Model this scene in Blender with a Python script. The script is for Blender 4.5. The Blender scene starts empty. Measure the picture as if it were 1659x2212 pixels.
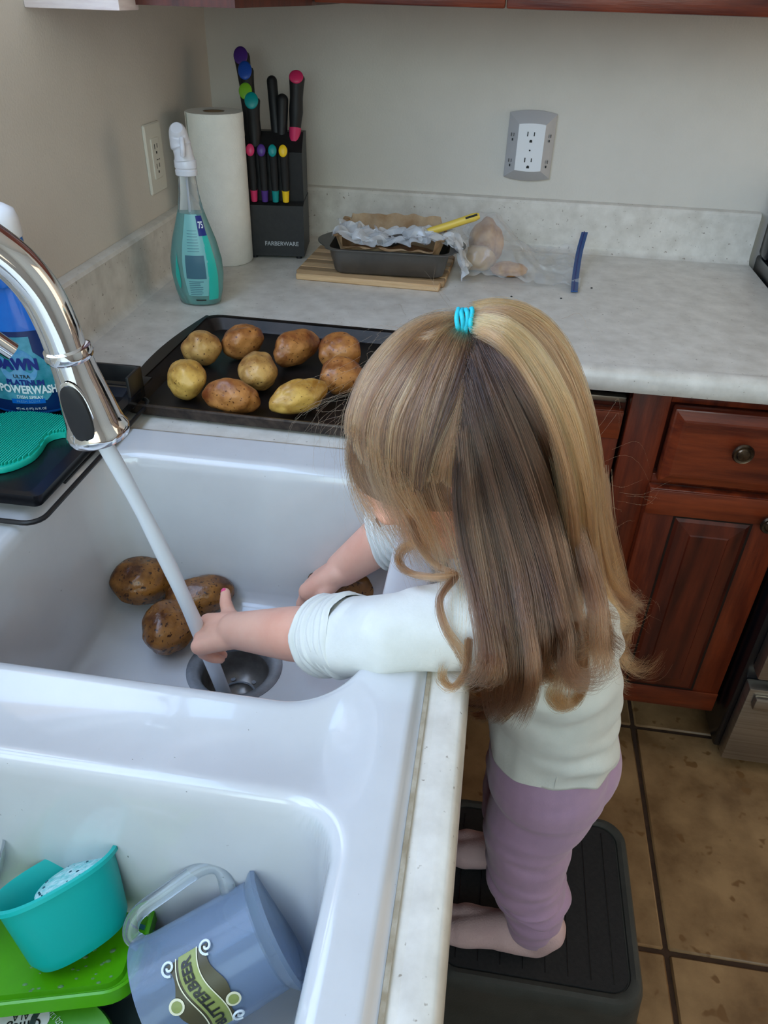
import bpy, bmesh, math, random
import numpy as np
from mathutils import Vector, Matrix, noise, Quaternion
random.seed(7); rng = np.random.default_rng(7)
SC = bpy.context.scene
COL = SC.collection
PI = math.pi
ZC = 0.808            # worktop height

# ------------------------------------------------------------------ camera
cam_d = bpy.data.cameras.new('camera'); cam = bpy.data.objects.new('camera', cam_d); COL.objects.link(cam)
SC.camera = cam
cam.matrix_world = Matrix(((0.98832127, -0.10584890, 0.10962239, 0.62666210),
                           (0.15027113, 0.55758833, -0.81640299, -1.74251505),
                           (0.02529119, 0.82334152, 0.56698245, 1.27163085),
                           (0, 0, 0, 1)))
cam_d.sensor_fit = 'VERTICAL'; cam_d.sensor_height = 24.0; cam_d.lens = 24.0 * 1651.12 / 2212.0
cam_d.clip_start = 0.02; cam_d.clip_end = 30

# ------------------------------------------------------------------ world, lights, exposure
W = bpy.data.worlds.new('world'); SC.world = W; W.use_nodes = True
bg = W.node_tree.nodes['Background']; bg.inputs[0].default_value = (1.0, 0.80, 0.60, 1); bg.inputs[1].default_value = 1.45
SC.view_settings.view_transform = 'Standard'; SC.view_settings.look = 'None'
SC.view_settings.gamma = 1; SC.view_settings.use_curve_mapping = False
SC.view_settings.exposure = 0.25

def area(name, loc, target, sx, sy, power, col):
    d = bpy.data.lights.new(name, 'AREA'); d.shape = 'RECTANGLE'; d.size = sx; d.size_y = sy
    d.energy = power; d.color = col
    o = bpy.data.objects.new(name, d); COL.objects.link(o); o.location = loc
    o.rotation_euler = (Vector(target) - Vector(loc)).to_track_quat('-Z', 'Y').to_euler()
    return o
area('window_daylight', (-0.12, -1.50, 1.70), (0.9, -1.42, 0.95), 1.2, 0.9, 16.0, (0.36, 0.60, 1.0))
area('added_rear_fill', (0.5, -3.15, 1.7), (0.6, -0.4, 0.95), 1.6, 1.2, 19.0, (0.46, 0.84, 1.0))  # added fill light from behind the camera, no patio door known there

# ------------------------------------------------------------------ mesh helpers
class G:
    def __init__(s): s.v = []; s.f = []
    def add(s, v, f):
        n = len(s.v); s.v.extend([tuple(map(float, p)) for p in v]); s.f.extend([tuple(i + n for i in q) for q in f]); return s
    def box(s, lo, hi):
        (a, b, c), (d, e, g) = lo, hi
        v = [(a,b,c),(d,b,c),(d,e,c),(a,e,c),(a,b,g),(d,b,g),(d,e,g),(a,e,g)]
        return s.add(v, [(0,3,2,1),(4,5,6,7),(0,1,5,4),(1,2,6,5),(2,3,7,6),(3,0,4,7)])
    def rbox(s, lo, hi, r=.003, seg=2):
        bm = bmesh.new(); bmesh.ops.create_cube(bm, size=1)
        sx = [hi[i]-lo[i] for i in range(3)]; c = [(hi[i]+lo[i])/2 for i in range(3)]
        for v in bm.verts: v.co = Vector((v.co.x*sx[0]+c[0], v.co.y*sx[1]+c[1], v.co.z*sx[2]+c[2]))
        bmesh.ops.bevel(bm, geom=bm.edges[:], offset=r, segments=seg, affect='EDGES', profile=.5)
        s.bm(bm); return s
    def bm(s, bm):
        bm.verts.index_update(); s.add([v.co for v in bm.verts], [[v.index for v in f.verts] for f in bm.faces]); bm.free(); return s
    def loft(s, rings, cap0=False, cap1=False, closed=True):
        n = len(rings[0]); v = [p for r in rings for p in r]; f = []
        for i in range(len(rings)-1):
            for j in range(n if closed else n-1):
                k = (j+1) % n
                f.append((i*n+j, i*n+k, (i+1)*n+k, (i+1)*n+j))
        if cap0: f.append(tuple(range(n-1, -1, -1)))
        if cap1: f.append(tuple((len(rings)-1)*n + j for j in range(n)))
        return s.add(v, f)
    def lathe(s, prof, c=(0,0,0), n=32, sx=1, sy=1, cap0=True, cap1=True):
        rings = [[(c[0]+r*sx*math.cos(2*PI*j/n), c[1]+r*sy*math.sin(2*PI*j/n), c[2]+z) for j in range(n)] for r, z in prof]
        return s.loft(rings, cap0, cap1)
    def tube(s, pts, r, n=12, caps=True, closed=False):
        P = [Vector(p) for p in pts]; m = len(P)
        R = r if hasattr(r, '__len__') else [r]*m
        rings = []; up = None
        for i in range(m):
            if closed: t = (P[(i+1)%m]-P[i-1]).normalized()
            else: t = (P[min(i+1,m-1)]-P[max(i-1,0)]).normalized()
            if up is None:
                up = t.orthogonal().normalized()
            up = (up - t*up.dot(t)).normalized(); b = t.cross(up)
            rings.append([P[i] + (up*math.cos(2*PI*j/n) + b*math.sin(2*PI*j/n))*R[i] for j in range(n)])
        if closed: rings.append(rings[0])
        return s.loft(rings, caps and not closed, caps and not closed)
    def capsule(s, a, ra, b, rb, n=22):
        a, b = Vector(a), Vector(b); t = (b-a); L = t.length; t = t.normalized()
        pts = []; rr = []
        for k in range(5): th = PI/2*(k/5); pts.append(a - t*ra*math.cos(th)); rr.append(max(ra*math.sin(th), 1e-4))
        pts += [a, b]; rr += [ra, rb]
        for k in range(1, 6): th = PI/2*(k/5); pts.append(b + t*rb*math.sin(th)); rr.append(max(rb*math.cos(th), 1e-4))
        return s.tube(pts, rr, n)
    def ell(s, c, rad, M=None, seg=24):
        bm = bmesh.new(); bmesh.ops.create_uvsphere(bm, u_segments=seg, v_segments=seg//2+2, radius=1)
        for v in bm.verts:
            p = Vector((v.co.x*rad[0], v.co.y*rad[1], v.co.z*rad[2]))
            if M is not None: p = M @ p
            v.co = p + Vector(c)
        return s.bm(bm)
    def xf(s, M, i0=0):
        for i in range(i0, len(s.v)): s.v[i] = tuple(M @ Vector(s.v[i]))
        return s
def rr(w, h, r, n=6, c=(0,0), z=0):
    out = []
    for cx, cy, a0 in ((w/2-r, h/2-r, 0), (-w/2+r, h/2-r, PI/2), (-w/2+r, -h/2+r, PI), (w/2-r, -h/2+r, 3*PI/2)):
        for k in range(n+1):
            a = a0 + PI/2*k/n; out.append((c[0]+cx+r*math.cos(a), c[1]+cy+r*math.sin(a), z))
    return out
def catmull(P, n=8):
    P = [np.array(p, float) for p in P]; P = [2*P[0]-P[1]] + P + [2*P[-1]-P[-2]]; out = []
    for i in range(1, len(P)-2):
        for k in range(n):
            t = k/n; a, b, c, d = P[i-1:i+3]
            out.append(.5*((2*b)+(-a+c)*t+(2*a-5*b+4*c-d)*t*t+(-a+3*b-3*c+d)*t**3))
    out.append(P[-2]); return out
def _setp(o, label, cat, group, kind):
    if label: o['label'] = label
    if cat: o['category'] = cat
    if group: o['group'] = group
    if kind: o['kind'] = kind
def thing(name, loc, label, cat, group=None):
    o = bpy.data.objects.new(name, None); COL.objects.link(o); o.location = loc; o.empty_display_size = .02
    _setp(o, label, cat, group, None); return o
def wloc(o):
    p = Vector((0,0,0))
    while o: p += o.location; o = o.parent
    return p
def obj(name, g, mats, parent=None, smooth=True, label=None, cat=None, group=None, kind=None, midx=None, origin=None, angle=40):
    me = bpy.data.meshes.new(name)
    off = wloc(parent) if parent else Vector(origin or (0,0,0))
    V = np.array(g.v, dtype=float).reshape(-1, 3) - np.array(off)
    me.from_pydata(V.tolist(), [], g.f); me.validate()
    if not isinstance(mats, (list, tuple)): mats = [mats]
    for m in mats: me.materials.append(m)
    if midx: me.polygons.foreach_set('material_index', midx)
    if smooth:
        me.polygons.foreach_set('use_smooth', [True]*len(me.polygons))
        if angle: me.set_sharp_from_angle(angle=math.radians(angle))
    bm = bmesh.new(); bm.from_mesh(me); bmesh.ops.recalc_face_normals(bm, faces=bm.faces); bm.to_mesh(me); bm.free()
    o = bpy.data.objects.new(name, me); COL.objects.link(o)
    if parent: o.parent = parent
    else: o.location = off
    _setp(o, label, cat, group, kind); return o
def remeshed(g, voxel, smooth_it=6, fac=.5):
    me = bpy.data.meshes.new('tmp'); me.from_pydata(g.v, [], g.f)
    o = bpy.data.objects.new('tmp', me); COL.objects.link(o)
    m = o.modifiers.new('r', 'REMESH'); m.mode = 'VOXEL'; m.voxel_size = voxel
    s = o.modifiers.new('s', 'SMOOTH'); s.factor = fac; s.iterations = smooth_it
    dg = bpy.context.evaluated_depsgraph_get(); e = o.evaluated_get(dg)
    m2 = bpy.data.meshes.new_from_object(e)
    out = G(); V = np.empty(len(m2.vertices)*3); m2.vertices.foreach_get('co', V); out.v = [tuple(p) for p in V.reshape(-1,3)]
    out.f = [tuple(p.vertices) for p in m2.polygons]
    bpy.data.objects.remove(o); bpy.data.meshes.remove(me); bpy.data.meshes.remove(m2)
    return out
def cut(g, co, no, keep_below=True):
    """drop the side the normal points to"""
    bm = bmesh.new(); vs = [bm.verts.new(p) for p in g.v]
    for f in g.f: bm.faces.new([vs[i] for i in f])
    bmesh.ops.bisect_plane(bm, geom=bm.verts[:]+bm.edges[:]+bm.faces[:], plane_co=co, plane_no=no, clear_outer=True)
    return G().bm(bm)
def sub_noise(g, fn):
    g.v = [fn(Vector(p)) for p in g.v]; return g
_font = {}
def text_g(s, size, bold=0.0, narrow=1.0):
    c = bpy.data.curves.new('t', 'FONT'); c.body = s; c.size = size; c.align_x = 'CENTER'; c.align_y = 'CENTER'
    c.offset = bold; c.resolution_u = 3; c.fill_mode = 'FRONT'
    o = bpy.data.objects.new('t', c); COL.objects.link(o)
    e = o.evaluated_get(bpy.context.evaluated_depsgraph_get()); m = bpy.data.meshes.new_from_object(e)
    g = G(); g.add([(v.co.x*narrow, v.co.y, 0) for v in m.vertices], [tuple(p.vertices) for p in m.polygons])
    bpy.data.objects.remove(o); bpy.data.curves.remove(c); bpy.data.meshes.remove(m); return g

# ------------------------------------------------------------------ materials
def mat(name, c1, c2=None, scale=20, rough=.5, metal=0, bump=0, bscale=None, detail=6, spec=.5, trans=0, alpha=1, sss=0, ior=1.45,
        stretch=(1,1,1), coat=0, lo=.35, hi=.65, spots=None, rough2=None, sheen=0):
    m = bpy.data.materials.new(name); m.use_nodes = True; nt = m.node_tree; N = nt.nodes; L = nt.links
    b = N['Principled BSDF']; b.inputs['Roughness'].default_value = rough; b.inputs['Metallic'].default_value = metal
    b.inputs['Specular IOR Level'].default_value = spec; b.inputs['IOR'].default_value = ior
    b.inputs['Transmission Weight'].default_value = trans; b.inputs['Alpha'].default_value = alpha
    b.inputs['Coat Weight'].default_value = coat; b.inputs['Sheen Weight'].default_value = sheen
    b.inputs['Base Color'].default_value = (*c1, 1)
    if sss: b.inputs['Subsurface Weight'].default_value = sss; b.inputs['Subsurface Radius'].default_value = (.9,.35,.2); b.inputs['Subsurface Scale'].default_value = .01
    tc = N.new('ShaderNodeTexCoord'); mp = N.new('ShaderNodeMapping'); mp.inputs['Scale'].default_value = stretch
    L.new(tc.outputs['Object'], mp.inputs['Vector'])
    if c2 is not None:
        n = N.new('ShaderNodeTexNoise'); n.inputs['Scale'].default_value = scale; n.inputs['Detail'].default_value = detail; n.inputs['Roughness'].default_value = .6
        L.new(mp.outputs[0], n.inputs['Vector'])
        cr = N.new('ShaderNodeValToRGB'); cr.color_ramp.elements[0].position = lo; cr.color_ramp.elements[1].position = hi
        cr.color_ramp.elements[0].color = (*c1, 1); cr.color_ramp.elements[1].color = (*c2, 1)
        L.new(n.outputs['Fac'], cr.inputs[0]); out = cr.outputs[0]
        if spots:
            sc, th, colr = spots
            n2 = N.new('ShaderNodeTexNoise'); n2.inputs['Scale'].default_value = sc; n2.inputs['Detail'].default_value = 2
            L.new(tc.outputs['Object'], n2.inputs['Vector'])
            r2 = N.new('ShaderNodeValToRGB'); r2.color_ramp.elements[0].position = th; r2.color_ramp.elements[1].position = th+.05
            L.new(n2.outputs['Fac'], r2.inputs[0])
            mx = N.new('ShaderNodeMix'); mx.data_type = 'RGBA'; L.new(r2.outputs[0], mx.inputs[0]); L.new(out, mx.inputs[6]); mx.inputs[7].default_value = (*colr, 1); out = mx.outputs[2]
        L.new(out, b.inputs['Base Color'])
        if rough2 is not None:
            mr = N.new('ShaderNodeMapRange'); mr.inputs[3].default_value = rough; mr.inputs[4].default_value = rough2
            L.new(n.outputs['Fac'], mr.inputs[0]); L.new(mr.outputs[0], b.inputs['Roughness'])
    if bump:
        nb = N.new('ShaderNodeTexNoise'); nb.inputs['Scale'].default_value = bscale or scale; nb.inputs['Detail'].default_value = 4
        L.new(mp.outputs[0], nb.inputs['Vector']); bp = N.new('ShaderNodeBump'); bp.inputs['Strength'].default_value = bump; bp.inputs['Distance'].default_value = .002
        L.new(nb.outputs['Fac'], bp.inputs['Height']); L.new(bp.outputs[0], b.inputs['Normal'])
    return m
def srgb(r, g, b): return tuple(((x/255)/12.92 if x/255 <= .04045 else ((x/255+.055)/1.055)**2.4) for x in (r, g, b))
S = srgb
M = {}
M['wall'] = mat('wall paint', S(214,208,198), S(208,202,192), 6, .85, bump=.25, bscale=260)
M['white_trim'] = mat('white painted wood', S(235,222,218), S(222,205,203), 30, .5, stretch=(1,1,8), bump=.2)
M['ceiling'] = mat('ceiling paint', S(225,222,215), rough=.9)
M['laminate'] = mat('speckled grey laminate', S(196,190,180), S(224,219,210), 28, .32, detail=9, lo=.3, hi=.7, spots=(170,.69,S(150,140,128)))
M['caulk'] = mat('yellowed caulk', S(176,166,148), S(140,126,102), 60, .6)
M['enamel'] = mat('white enamel', S(200,201,203), S(193,194,196), 9, .16, coat=.5, spots=(260,.765,S(110,108,105)))
M['steel'] = mat('brushed drain steel', S(150,154,160), S(112,116,122), 30, .42, metal=.35, rough2=.55)
M['dark_steel'] = mat('dark wet steel', S(92,86,80), S(120,116,112), 40, .28, metal=.4)
M['chrome'] = mat('chrome', (.80,.81,.83), rough=.05, metal=1)
M['black_rubber'] = mat('matte black rubber', (.012,.012,.013), rough=.5)
M['black_plastic'] = mat('black plastic', (.006,.006,.008), rough=.22)
M['black_metal'] = mat('black coated metal', (.008,.008,.009), (.02,.018,.018), 40, .35)
M['tray_metal'] = mat('dark baking tray', S(30,28,27), S(52,46,43), 14, .30, metal=.55, rough2=.5)
M['tray_rim'] = mat('worn baking tray rim', S(78,66,58), S(40,34,31), 60, .35, metal=.6)
M['water'] = mat('falling water', S(238,244,252), rough=.25, trans=.10, ior=1.2, alpha=.90)
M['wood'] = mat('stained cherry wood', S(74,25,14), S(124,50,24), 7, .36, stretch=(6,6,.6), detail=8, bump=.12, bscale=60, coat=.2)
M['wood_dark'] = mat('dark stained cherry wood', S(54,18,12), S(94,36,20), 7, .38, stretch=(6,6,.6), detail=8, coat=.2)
M['wood_x'] = mat('cherry wood, grain sideways', S(74,25,14), S(128,54,26), 7, .36, stretch=(.6,6,6), detail=8, bump=.12, bscale=60, coat=.2)
M['groove'] = mat('dark groove ring', S(24,9,6), rough=.5)
M['bronze'] = mat('antique bronze', S(110,95,78), S(60,48,38), 90, .32, metal=.9)
M['tile'] = mat('stone look tile', S(116,86,56), S(164,130,92), 9, .42, detail=9, bump=.2, bscale=70, spots=(30,.63,S(120,86,52)))
M['grout'] = mat('dark grout', S(52,34,24), S(70,48,34), 50, .9)
M['stainless'] = mat('brushed stainless', S(150,140,128), S(170,160,148), 4, .33, metal=.85, stretch=(1,1,60))
M['white_plastic'] = mat('white plastic', S(230,231,233), rough=.35)
M['grey_plastic'] = mat('grey plastic', S(185,183,184), rough=.4)
M['ivory'] = mat('ivory plastic', S(218,215,203), rough=.35)
M['slot'] = mat('dark slot', (.004,.004,.004), rough=.6)
M['paper'] = mat('paper towel', S(244,242,234), S(238,236,228), 40, .9, bump=.5, bscale=320)
M['cardboard'] = mat('cardboard', S(120,95,70), rough=.9)
M['pot'] = mat('washed potato skin', S(132,84,38), S(204,160,90), 20, .36, bump=.35, bscale=120, spots=(300,.66,S(96,58,28)), detail=9, lo=.40, hi=.60)
M['pot_yel'] = mat('golden potato skin', S(150,102,38), S(214,172,88), 18, .36, bump=.3, bscale=130, spots=(320,.66,S(104,68,32)), detail=9, lo=.40, hi=.60)
M['pot_red'] = mat('russet potato skin', S(112,56,24), S(186,126,66), 22, .36, bump=.4, bscale=120, spots=(260,.64,S(90,48,24)), detail=9, lo=.40, hi=.60)
M['pot_dirty'] = mat('wet earthy potato skin', S(78,42,18), S(146,96,44), 22, .24, bump=.5, bscale=110, spots=(240,.61,S(62,34,16)), detail=9, lo=.40, hi=.60)
M['bamboo_l'] = mat('light bamboo', S(214,180,138), S(198,160,116), 30, .5, stretch=(.5,8,8))
M['bamboo_d'] = mat('dark bamboo', S(150,120,88), S(170,138,100), 30, .5, stretch=(.5,8,8))
M['pan'] = mat('grey nonstick metal', S(88,86,83), S(100,97,93), 20, .36, metal=.5)
M['parchment'] = mat('baking parchment', S(176,150,118), S(140,108,74), 25, .7, bump=.3)
M['loaf'] = mat('baked loaf', S(96,62,36), S(150,108,66), 40, .8, bump=.8, bscale=100)
M['wrap'] = mat('crumpled cling film', S(225,228,232), rough=.07, alpha=.52, spec=1.0)
M['bagfilm'] = mat('clear bag film', S(225,225,222), rough=.12, alpha=.30, spec=.9)
M['zip_blue'] = mat('blue zip strip', S(28,72,128), rough=.3)
M['bread'] = mat('toasted roll', S(150,96,48), S(206,156,98), 40, .8, bump=.6, bscale=90)
M['crumb'] = mat('pale bread side', S(200,164,112), S(176,134,84), 60, .9, bump=.5, bscale=120)
M['yellow'] = mat('yellow plastic', S(222,190,78), rough=.35)
M['teal'] = mat('teal silicone', S(0,172,164), rough=.42)
M['teal_scrub'] = mat('turquoise silicone', S(20,190,170), rough=.45)
M['lime'] = mat('lime plastic', S(86,172,12), S(78,160,10), 12, .28)
M['foam'] = mat('soap foam', S(200,236,238), S(120,210,210), 160, .25, bump=.8, bscale=260, detail=3)
M['hairtie'] = mat('aqua elastic', S(40,190,205), S(30,170,190), 300, .7)
M['shirt'] = mat('white knit cotton', S(216,217,213), S(208,209,204), 30, .9, bump=.12, bscale=500, sheen=.2)
M['legging'] = mat('lilac jersey', S(184,150,182), S(174,142,174), 20, .85, bump=.10, bscale=500, sheen=.25)
M['sock'] = mat('pale pink sock', S(214,184,184), S(200,168,170), 14, .95, bump=.4, bscale=400)
M['skin'] = mat('child skin', S(232,182,160), S(224,164,142), 18, .45, sss=.12, bump=.06, bscale=200)
M['nail'] = mat('pink nail polish', S(226,84,130), rough=.25)
M['lips'] = mat('lips', S(200,110,105), rough=.4)
M['eye'] = mat('eye white', S(235,232,228), rough=.1)
M['iris'] = mat('iris', S(60,70,80), rough=.1)
M['scalp_hair'] = mat('brown under hair', S(96,72,56), S(128,100,78), 60, .7, stretch=(1,1,1))
M['mat_black'] = mat('black ribbed rubber', (.012,.012,.014), (.018,.018,.02), 200, .75, bump=.3, bscale=600)
M['stool'] = mat('charcoal plastic', S(62,64,62), S(54,56,54), 30, .5, bump=.15, bscale=500)
M['clear'] = mat('clear plastic', (.86,.92,.96), rough=.06, trans=.9, ior=1.3)
M['clear_blue'] = mat('smoky blue clear plastic', S(176,196,222), rough=.12, trans=.72, ior=1.25)
M['white_cap'] = mat('translucent white cap', S(232,232,238), rough=.3, trans=.15)
M['aqua_liquid'] = mat('aqua soap', S(120,215,205), rough=.15, trans=.55, ior=1.33)
M['aqua_label'] = mat('teal label', S(40,180,165), rough=.35)
M['pale_label'] = mat('pale aqua label', S(140,205,205), rough=.3, alpha=.75)
M['navy'] = mat('navy print', S(22,40,120), rough=.4)
M['slate'] = mat('slate print', S(70,110,130), rough=.4, alpha=.8)
M['blue_bottle'] = mat('blue bottle', S(12,110,205), S(10,90,185), 12, .22, coat=.4)
M['deep_blue'] = mat('deep blue label', S(8,40,92), rough=.25)
M['teal_grad'] = mat('teal blue label', S(20,120,135), S(90,165,190), 30, .3)
M['ice'] = mat('icy label blue', S(120,170,205), S(60,140,190), 60, .3, bump=.0)
M['text_white'] = mat('white print', S(225,235,240), rough=.4)
M['text_grey'] = mat('grey print', S(170,172,176), rough=.4)
M['text_dark'] = mat('dark print', S(30,30,26), rough=.4)
M['olive'] = mat('olive label', S(150,160,90), S(132,142,74), 30, .4)
M['brown_label'] = mat('dark olive brown label', S(74,68,42), rough=.4)
M['cream'] = mat('cream print', S(225,222,190), rough=.4)
M['green_label'] = mat('green printed lid', S(70,150,20), S(80,160,30), 30, .35)
M['tub_white'] = mat('white printed lid', S(228,230,225), rough=.35)
M['smoke'] = mat('smoky grey plastic', S(66,80,78), rough=.25)
M['dark_teal'] = mat('dark teal plastic', S(14,84,98), rough=.4)
for k, c in dict(k_pink=(208,48,98), k_purple=(78,46,128), k_blue=(32,78,170), k_green=(120,180,44), k_teal=(0,138,138), k_yellow=(240,196,30)).items():
    M[k] = mat(k[2:]+' handle plastic', S(*c), rough=.4)
M['grip'] = mat('soft black grip', (.010,.010,.011), rough=.55)
M['block'] = mat('black painted wood', (.009,.009,.010), (.014,.013,.013), 90, .5, bump=.2)
M['glass'] = mat('window glass', (1,1,1), rough=.02, trans=1, ior=1.05, alpha=.15)

# ------------------------------------------------------------------ room shell
g = G().box((-.02,-3.2,0), (-.14,0,1.2)); g.box((-.02,-3.2,2.2), (-.14,0,2.45)); g.box((-.02,-.86,1.2), (-.14,0,2.2)); g.box((-.02,-3.2,1.2), (-.14,-2.15,2.2))
g.xf(Matrix.Translation((.02,0,0)))
obj('wall_left', g, M['wall'], smooth=False, kind='structure')
obj('wall_back', G().box((-.14,0,0), (3.2,.12,2.45)), M['wall'], smooth=False, kind='structure')
obj('added_wall_right', G().box((2.5,-3.2,0), (2.62,-1.15,2.45)).box((2.5,-1.15,2.05), (2.62,0,2.45)), M['wall'], smooth=False, kind='structure')  # unseen wall with a gap, added so the chrome has something to reflect
obj('added_wall_rear', G().box((1.45,-3.32,0), (2.62,-3.2,2.45)).box((-.14,-3.32,0), (1.45,-3.2,.9)), M['wall'], smooth=False, kind='structure')  # unseen partial wall, added to vary reflections and ambient light
obj('ceiling', G().box((-.14,-3.2,2.45), (3.2,.12,2.5)), M['ceiling'], smooth=False, kind='structure')
fl = obj('floor', G().box((0,-3.2,-.03), (3.2,0,-.004)), M['grout'], smooth=False, kind='structure')
TP = .463; tm = None
for i in range(-2, 4):
    for j in range(-1, 6):
        x0 = 1.017 + i*TP; y0 = -.600 - j*TP
        x1, y1 = min(x0+TP, 3.2), max(y0-TP, -3.2); xa = max(x0, 0); ya = min(y0, 0)
        if x1-xa < .02 or ya-y1 < .02: continue
        t = obj('tile', G().rbox((xa+.004, y1+.004, -.010), (x1-.004, ya-.004, 0), .003, 1), M['tile'], fl)
w = obj('window_1', G().box((-.10,-2.15,1.2), (-.06,-.86,1.24)).box((-.10,-2.15,2.16), (-.06,-.86,2.2)).box((-.10,-.90,1.24), (-.06,-.86,2.16)).box((-.10,-2.15,1.24), (-.06,-2.11,2.16)).box((-.095,-1.52,1.24), (-.065,-1.48,2.16)), M['white_trim'], smooth=False, kind='structure')
obj('pane', G().box((-.082,-2.11,1.24), (-.078,-1.52,2.16)), M['glass'], w, smooth=False)
obj('pane', G().box((-.082,-1.48,1.24), (-.078,-.90,2.16)), M['glass'], w, smooth=False)
obj('trim_1', G().rbox((0,-.66,1.237), (.128,-.60,2.2), .002), M['white_trim'], smooth=True, kind='structure')

# ------------------------------------------------------------------ upper cabinets
uc = thing('upper_corner_cabinet', (.15,-.3,1.245), 'dark cherry corner wall cabinet above the knife block, only its lower edge in view', 'cabinet')
poly = [(.128,-.61),(.262,-.61),(.30,-.34),(.30,-.002),(.002,-.002),(.002,-.60),(.128,-.60)]
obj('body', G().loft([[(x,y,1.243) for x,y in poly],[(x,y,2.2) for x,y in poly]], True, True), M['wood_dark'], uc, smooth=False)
for i,(xa,xb,lab) in enumerate(((.302,.600,'cherry wall cabinet above the loaf pan, left of the seam'),(.602,1.20,'cherry wall cabinet above the grey outlet, right of the seam'))):
    c = thing('upper_cabinet', ((xa+xb)/2,-.16,1.25), lab, 'cabinet', 'wall cabinets along the top edge')
    obj('body', G().box((xa,-.31,1.262),(xb,-.002,2.2)), M['wood'], c, smooth=False)
    obj('bottom_rail', G().rbox((xa,-.335,1.247),(xb,-.31,1.29),.003), M['wood_x'], c)
    obj('door', G().rbox((xa+.01,-.352,1.275),(xb-.01,-.335,2.19),.004), M['wood'], c)

# ------------------------------------------------------------------ worktop with sink cut-out
SX0, SX1, SY0, SY1 = .045, .607, -1.82, -.957
g = G(); T = .038
def slab(x0,y0,x1,y1): g.box((x0,y0,ZC-T),(x1,y1,ZC))
slab(0, SY1-.012, .618, 0); slab(.618, -.618, 1.153, 0)
slab(0, SY0+.012, SX0+.012, SY1-.012); slab(SX1-.012, SY0+.012, .618, SY1-.012); slab(0, -3.0, .618, SY0+.012)
# rolled front edge swept along the L
prof = [(-.001,0),(.006,.0012),(.012,.0012),(.018,-.001),(.023,-.007),(.025,-.016),(.024,-.028),(.020,-.036),(.010,-T-.002),(-.001,-T-.002)]
path = [((.618,-3.0),(1,0)),((.618,-.618),(1,-1)),((1.153,-.618),(0,-1))]
g.loft([[(px+nx*u, py+ny*u, ZC+v) for u,v in prof] for (px,py),(nx,ny) in path], True, True, closed=True)
wt = obj('worktop', g, M['laminate'], label='mottled grey laminate worktop running around the corner and sink', cat='countertop', angle=35, origin=(.3,-.3,ZC))
def splash(pth):
    pr = [(0,0),(.030,0),(.026,.002),(.021,.007),(.019,.014),(.019,.094),(.016,.099),(.010,.101),(0,.101)]
    return G().loft([[(px+nx*u, py+ny*u, ZC+v) for u,v in pr] for (px,py),(nx,ny) in pth], True, True)
obj('backsplash', splash([((0.0005,-3.0),(1,0)),((.0005,-.0005),(1,-1)),((1.153,-.0005),(0,-1))]), M['laminate'], wt, angle=30)
obj('caulk_line', G().box((SX1+.0002,SY0,ZC),(SX1+.0035,SY1+.003,ZC+.0022)).box((SX0,SY1+.0005,ZC),(SX1,SY1+.004,ZC+.002)), M['caulk'], wt)
for x,y,s in ((.66,-.345,.003),(.80,-.33,.002),(.83,-.25,.002),(.72,-.30,.0015),(.64,-.70,.002),(.36,-.945,.0016)):
    pass

# ------------------------------------------------------------------ sink (one enamel casting, height field)
def sdrr(x, y, cx, cy, hx, hy, r):
    qx = np.abs(x-cx)-hx+r; qy = np.abs(y-cy)-hy+r
    return -(np.minimum(np.maximum(qx,qy),0)+np.hypot(np.maximum(qx,0),np.maximum(qy,0))-r)
def smooth(t): t = np.clip(t,0,1); return t*t*(3-2*t)
bowls = [(.371,-1.184,.198,.172,.075), (.373,-1.600,.203,.178,.055)]
DR = (.378,-1.147)
def sinkz(X, Y):
    dO = sdrr(X,Y,(SX0+SX1)/2,(SY0+SY1)/2,(SX1-SX0)/2,(SY1-SY0)/2,.03)
    z = ZC + .009 - .008*(1-smooth(dO/.010))
    # saddle of the divider
    yd = -1.388
    sad = np.exp(-((Y-yd)/.055)**2) * smooth((X-.165)/.05) * smooth((.585-X)/.05)
    z = z - .014*sad
    for cx,cy,hx,hy,r in bowls:
        d = sdrr(X,Y,cx,cy,hx,hy,r)
        # lip rounding, steep wall, fillet, gentle fall to the drain
        lip = np.clip(d/.014,0,1); zl = -.012*(1-np.sqrt(np.clip(1-lip**2,0,1)))
        wall = np.clip((d-.014)/.020,0,1); zw = -.155*wall
        fil = np.clip((d-.034)/.040,0,1); zf = -.028*np.sqrt(1-(1-fil)**2)
        z = z + zl + zw + zf
        dc = np.hypot(X-(DR[0]), Y-(cy+.035))
        z = z - smooth((d-.05)/.05)*.006*(1-np.clip(dc/.2,0,1))
    return z
hxs = .0024
xs = np.linspace(SX0, SX1, int((SX1-SX0)/hxs)); ys = np.linspace(SY0, SY1, int((SY1-SY0)/hxs))
X, Y = np.meshgrid(xs, ys); Z = sinkz(X, Y)
nx, ny = len(xs), len(ys)
V = np.stack([X,Y,Z],-1).reshape(-1,3)
ii = np.arange(nx*ny).reshape(ny,nx); F = np.stack([ii[:-1,:-1],ii[:-1,1:],ii[1:,1:],ii[1:,:-1]],-1).reshape(-1,4)
cen = V[F].mean(1)
keep = (np.hypot(cen[:,0]-DR[0],cen[:,1]-DR[1]) > .046) & (np.hypot(cen[:,0]-DR[0],cen[:,1]+1.573) > .046)
g = G(); g.v = [tuple(p) for p in V]; g.f = [tuple(q) for q in F[keep].tolist()]
sink = thing('kitchen_sink', (.33,-1.39,ZC), 'white enamel double-bowl kitchen sink with rounded divider', 'sink')
obj('basin', g, M['enamel'], sink, angle=None)
SKF = lambda x,y: float(sinkz(np.array([x]),np.array([y]))[0])
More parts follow.
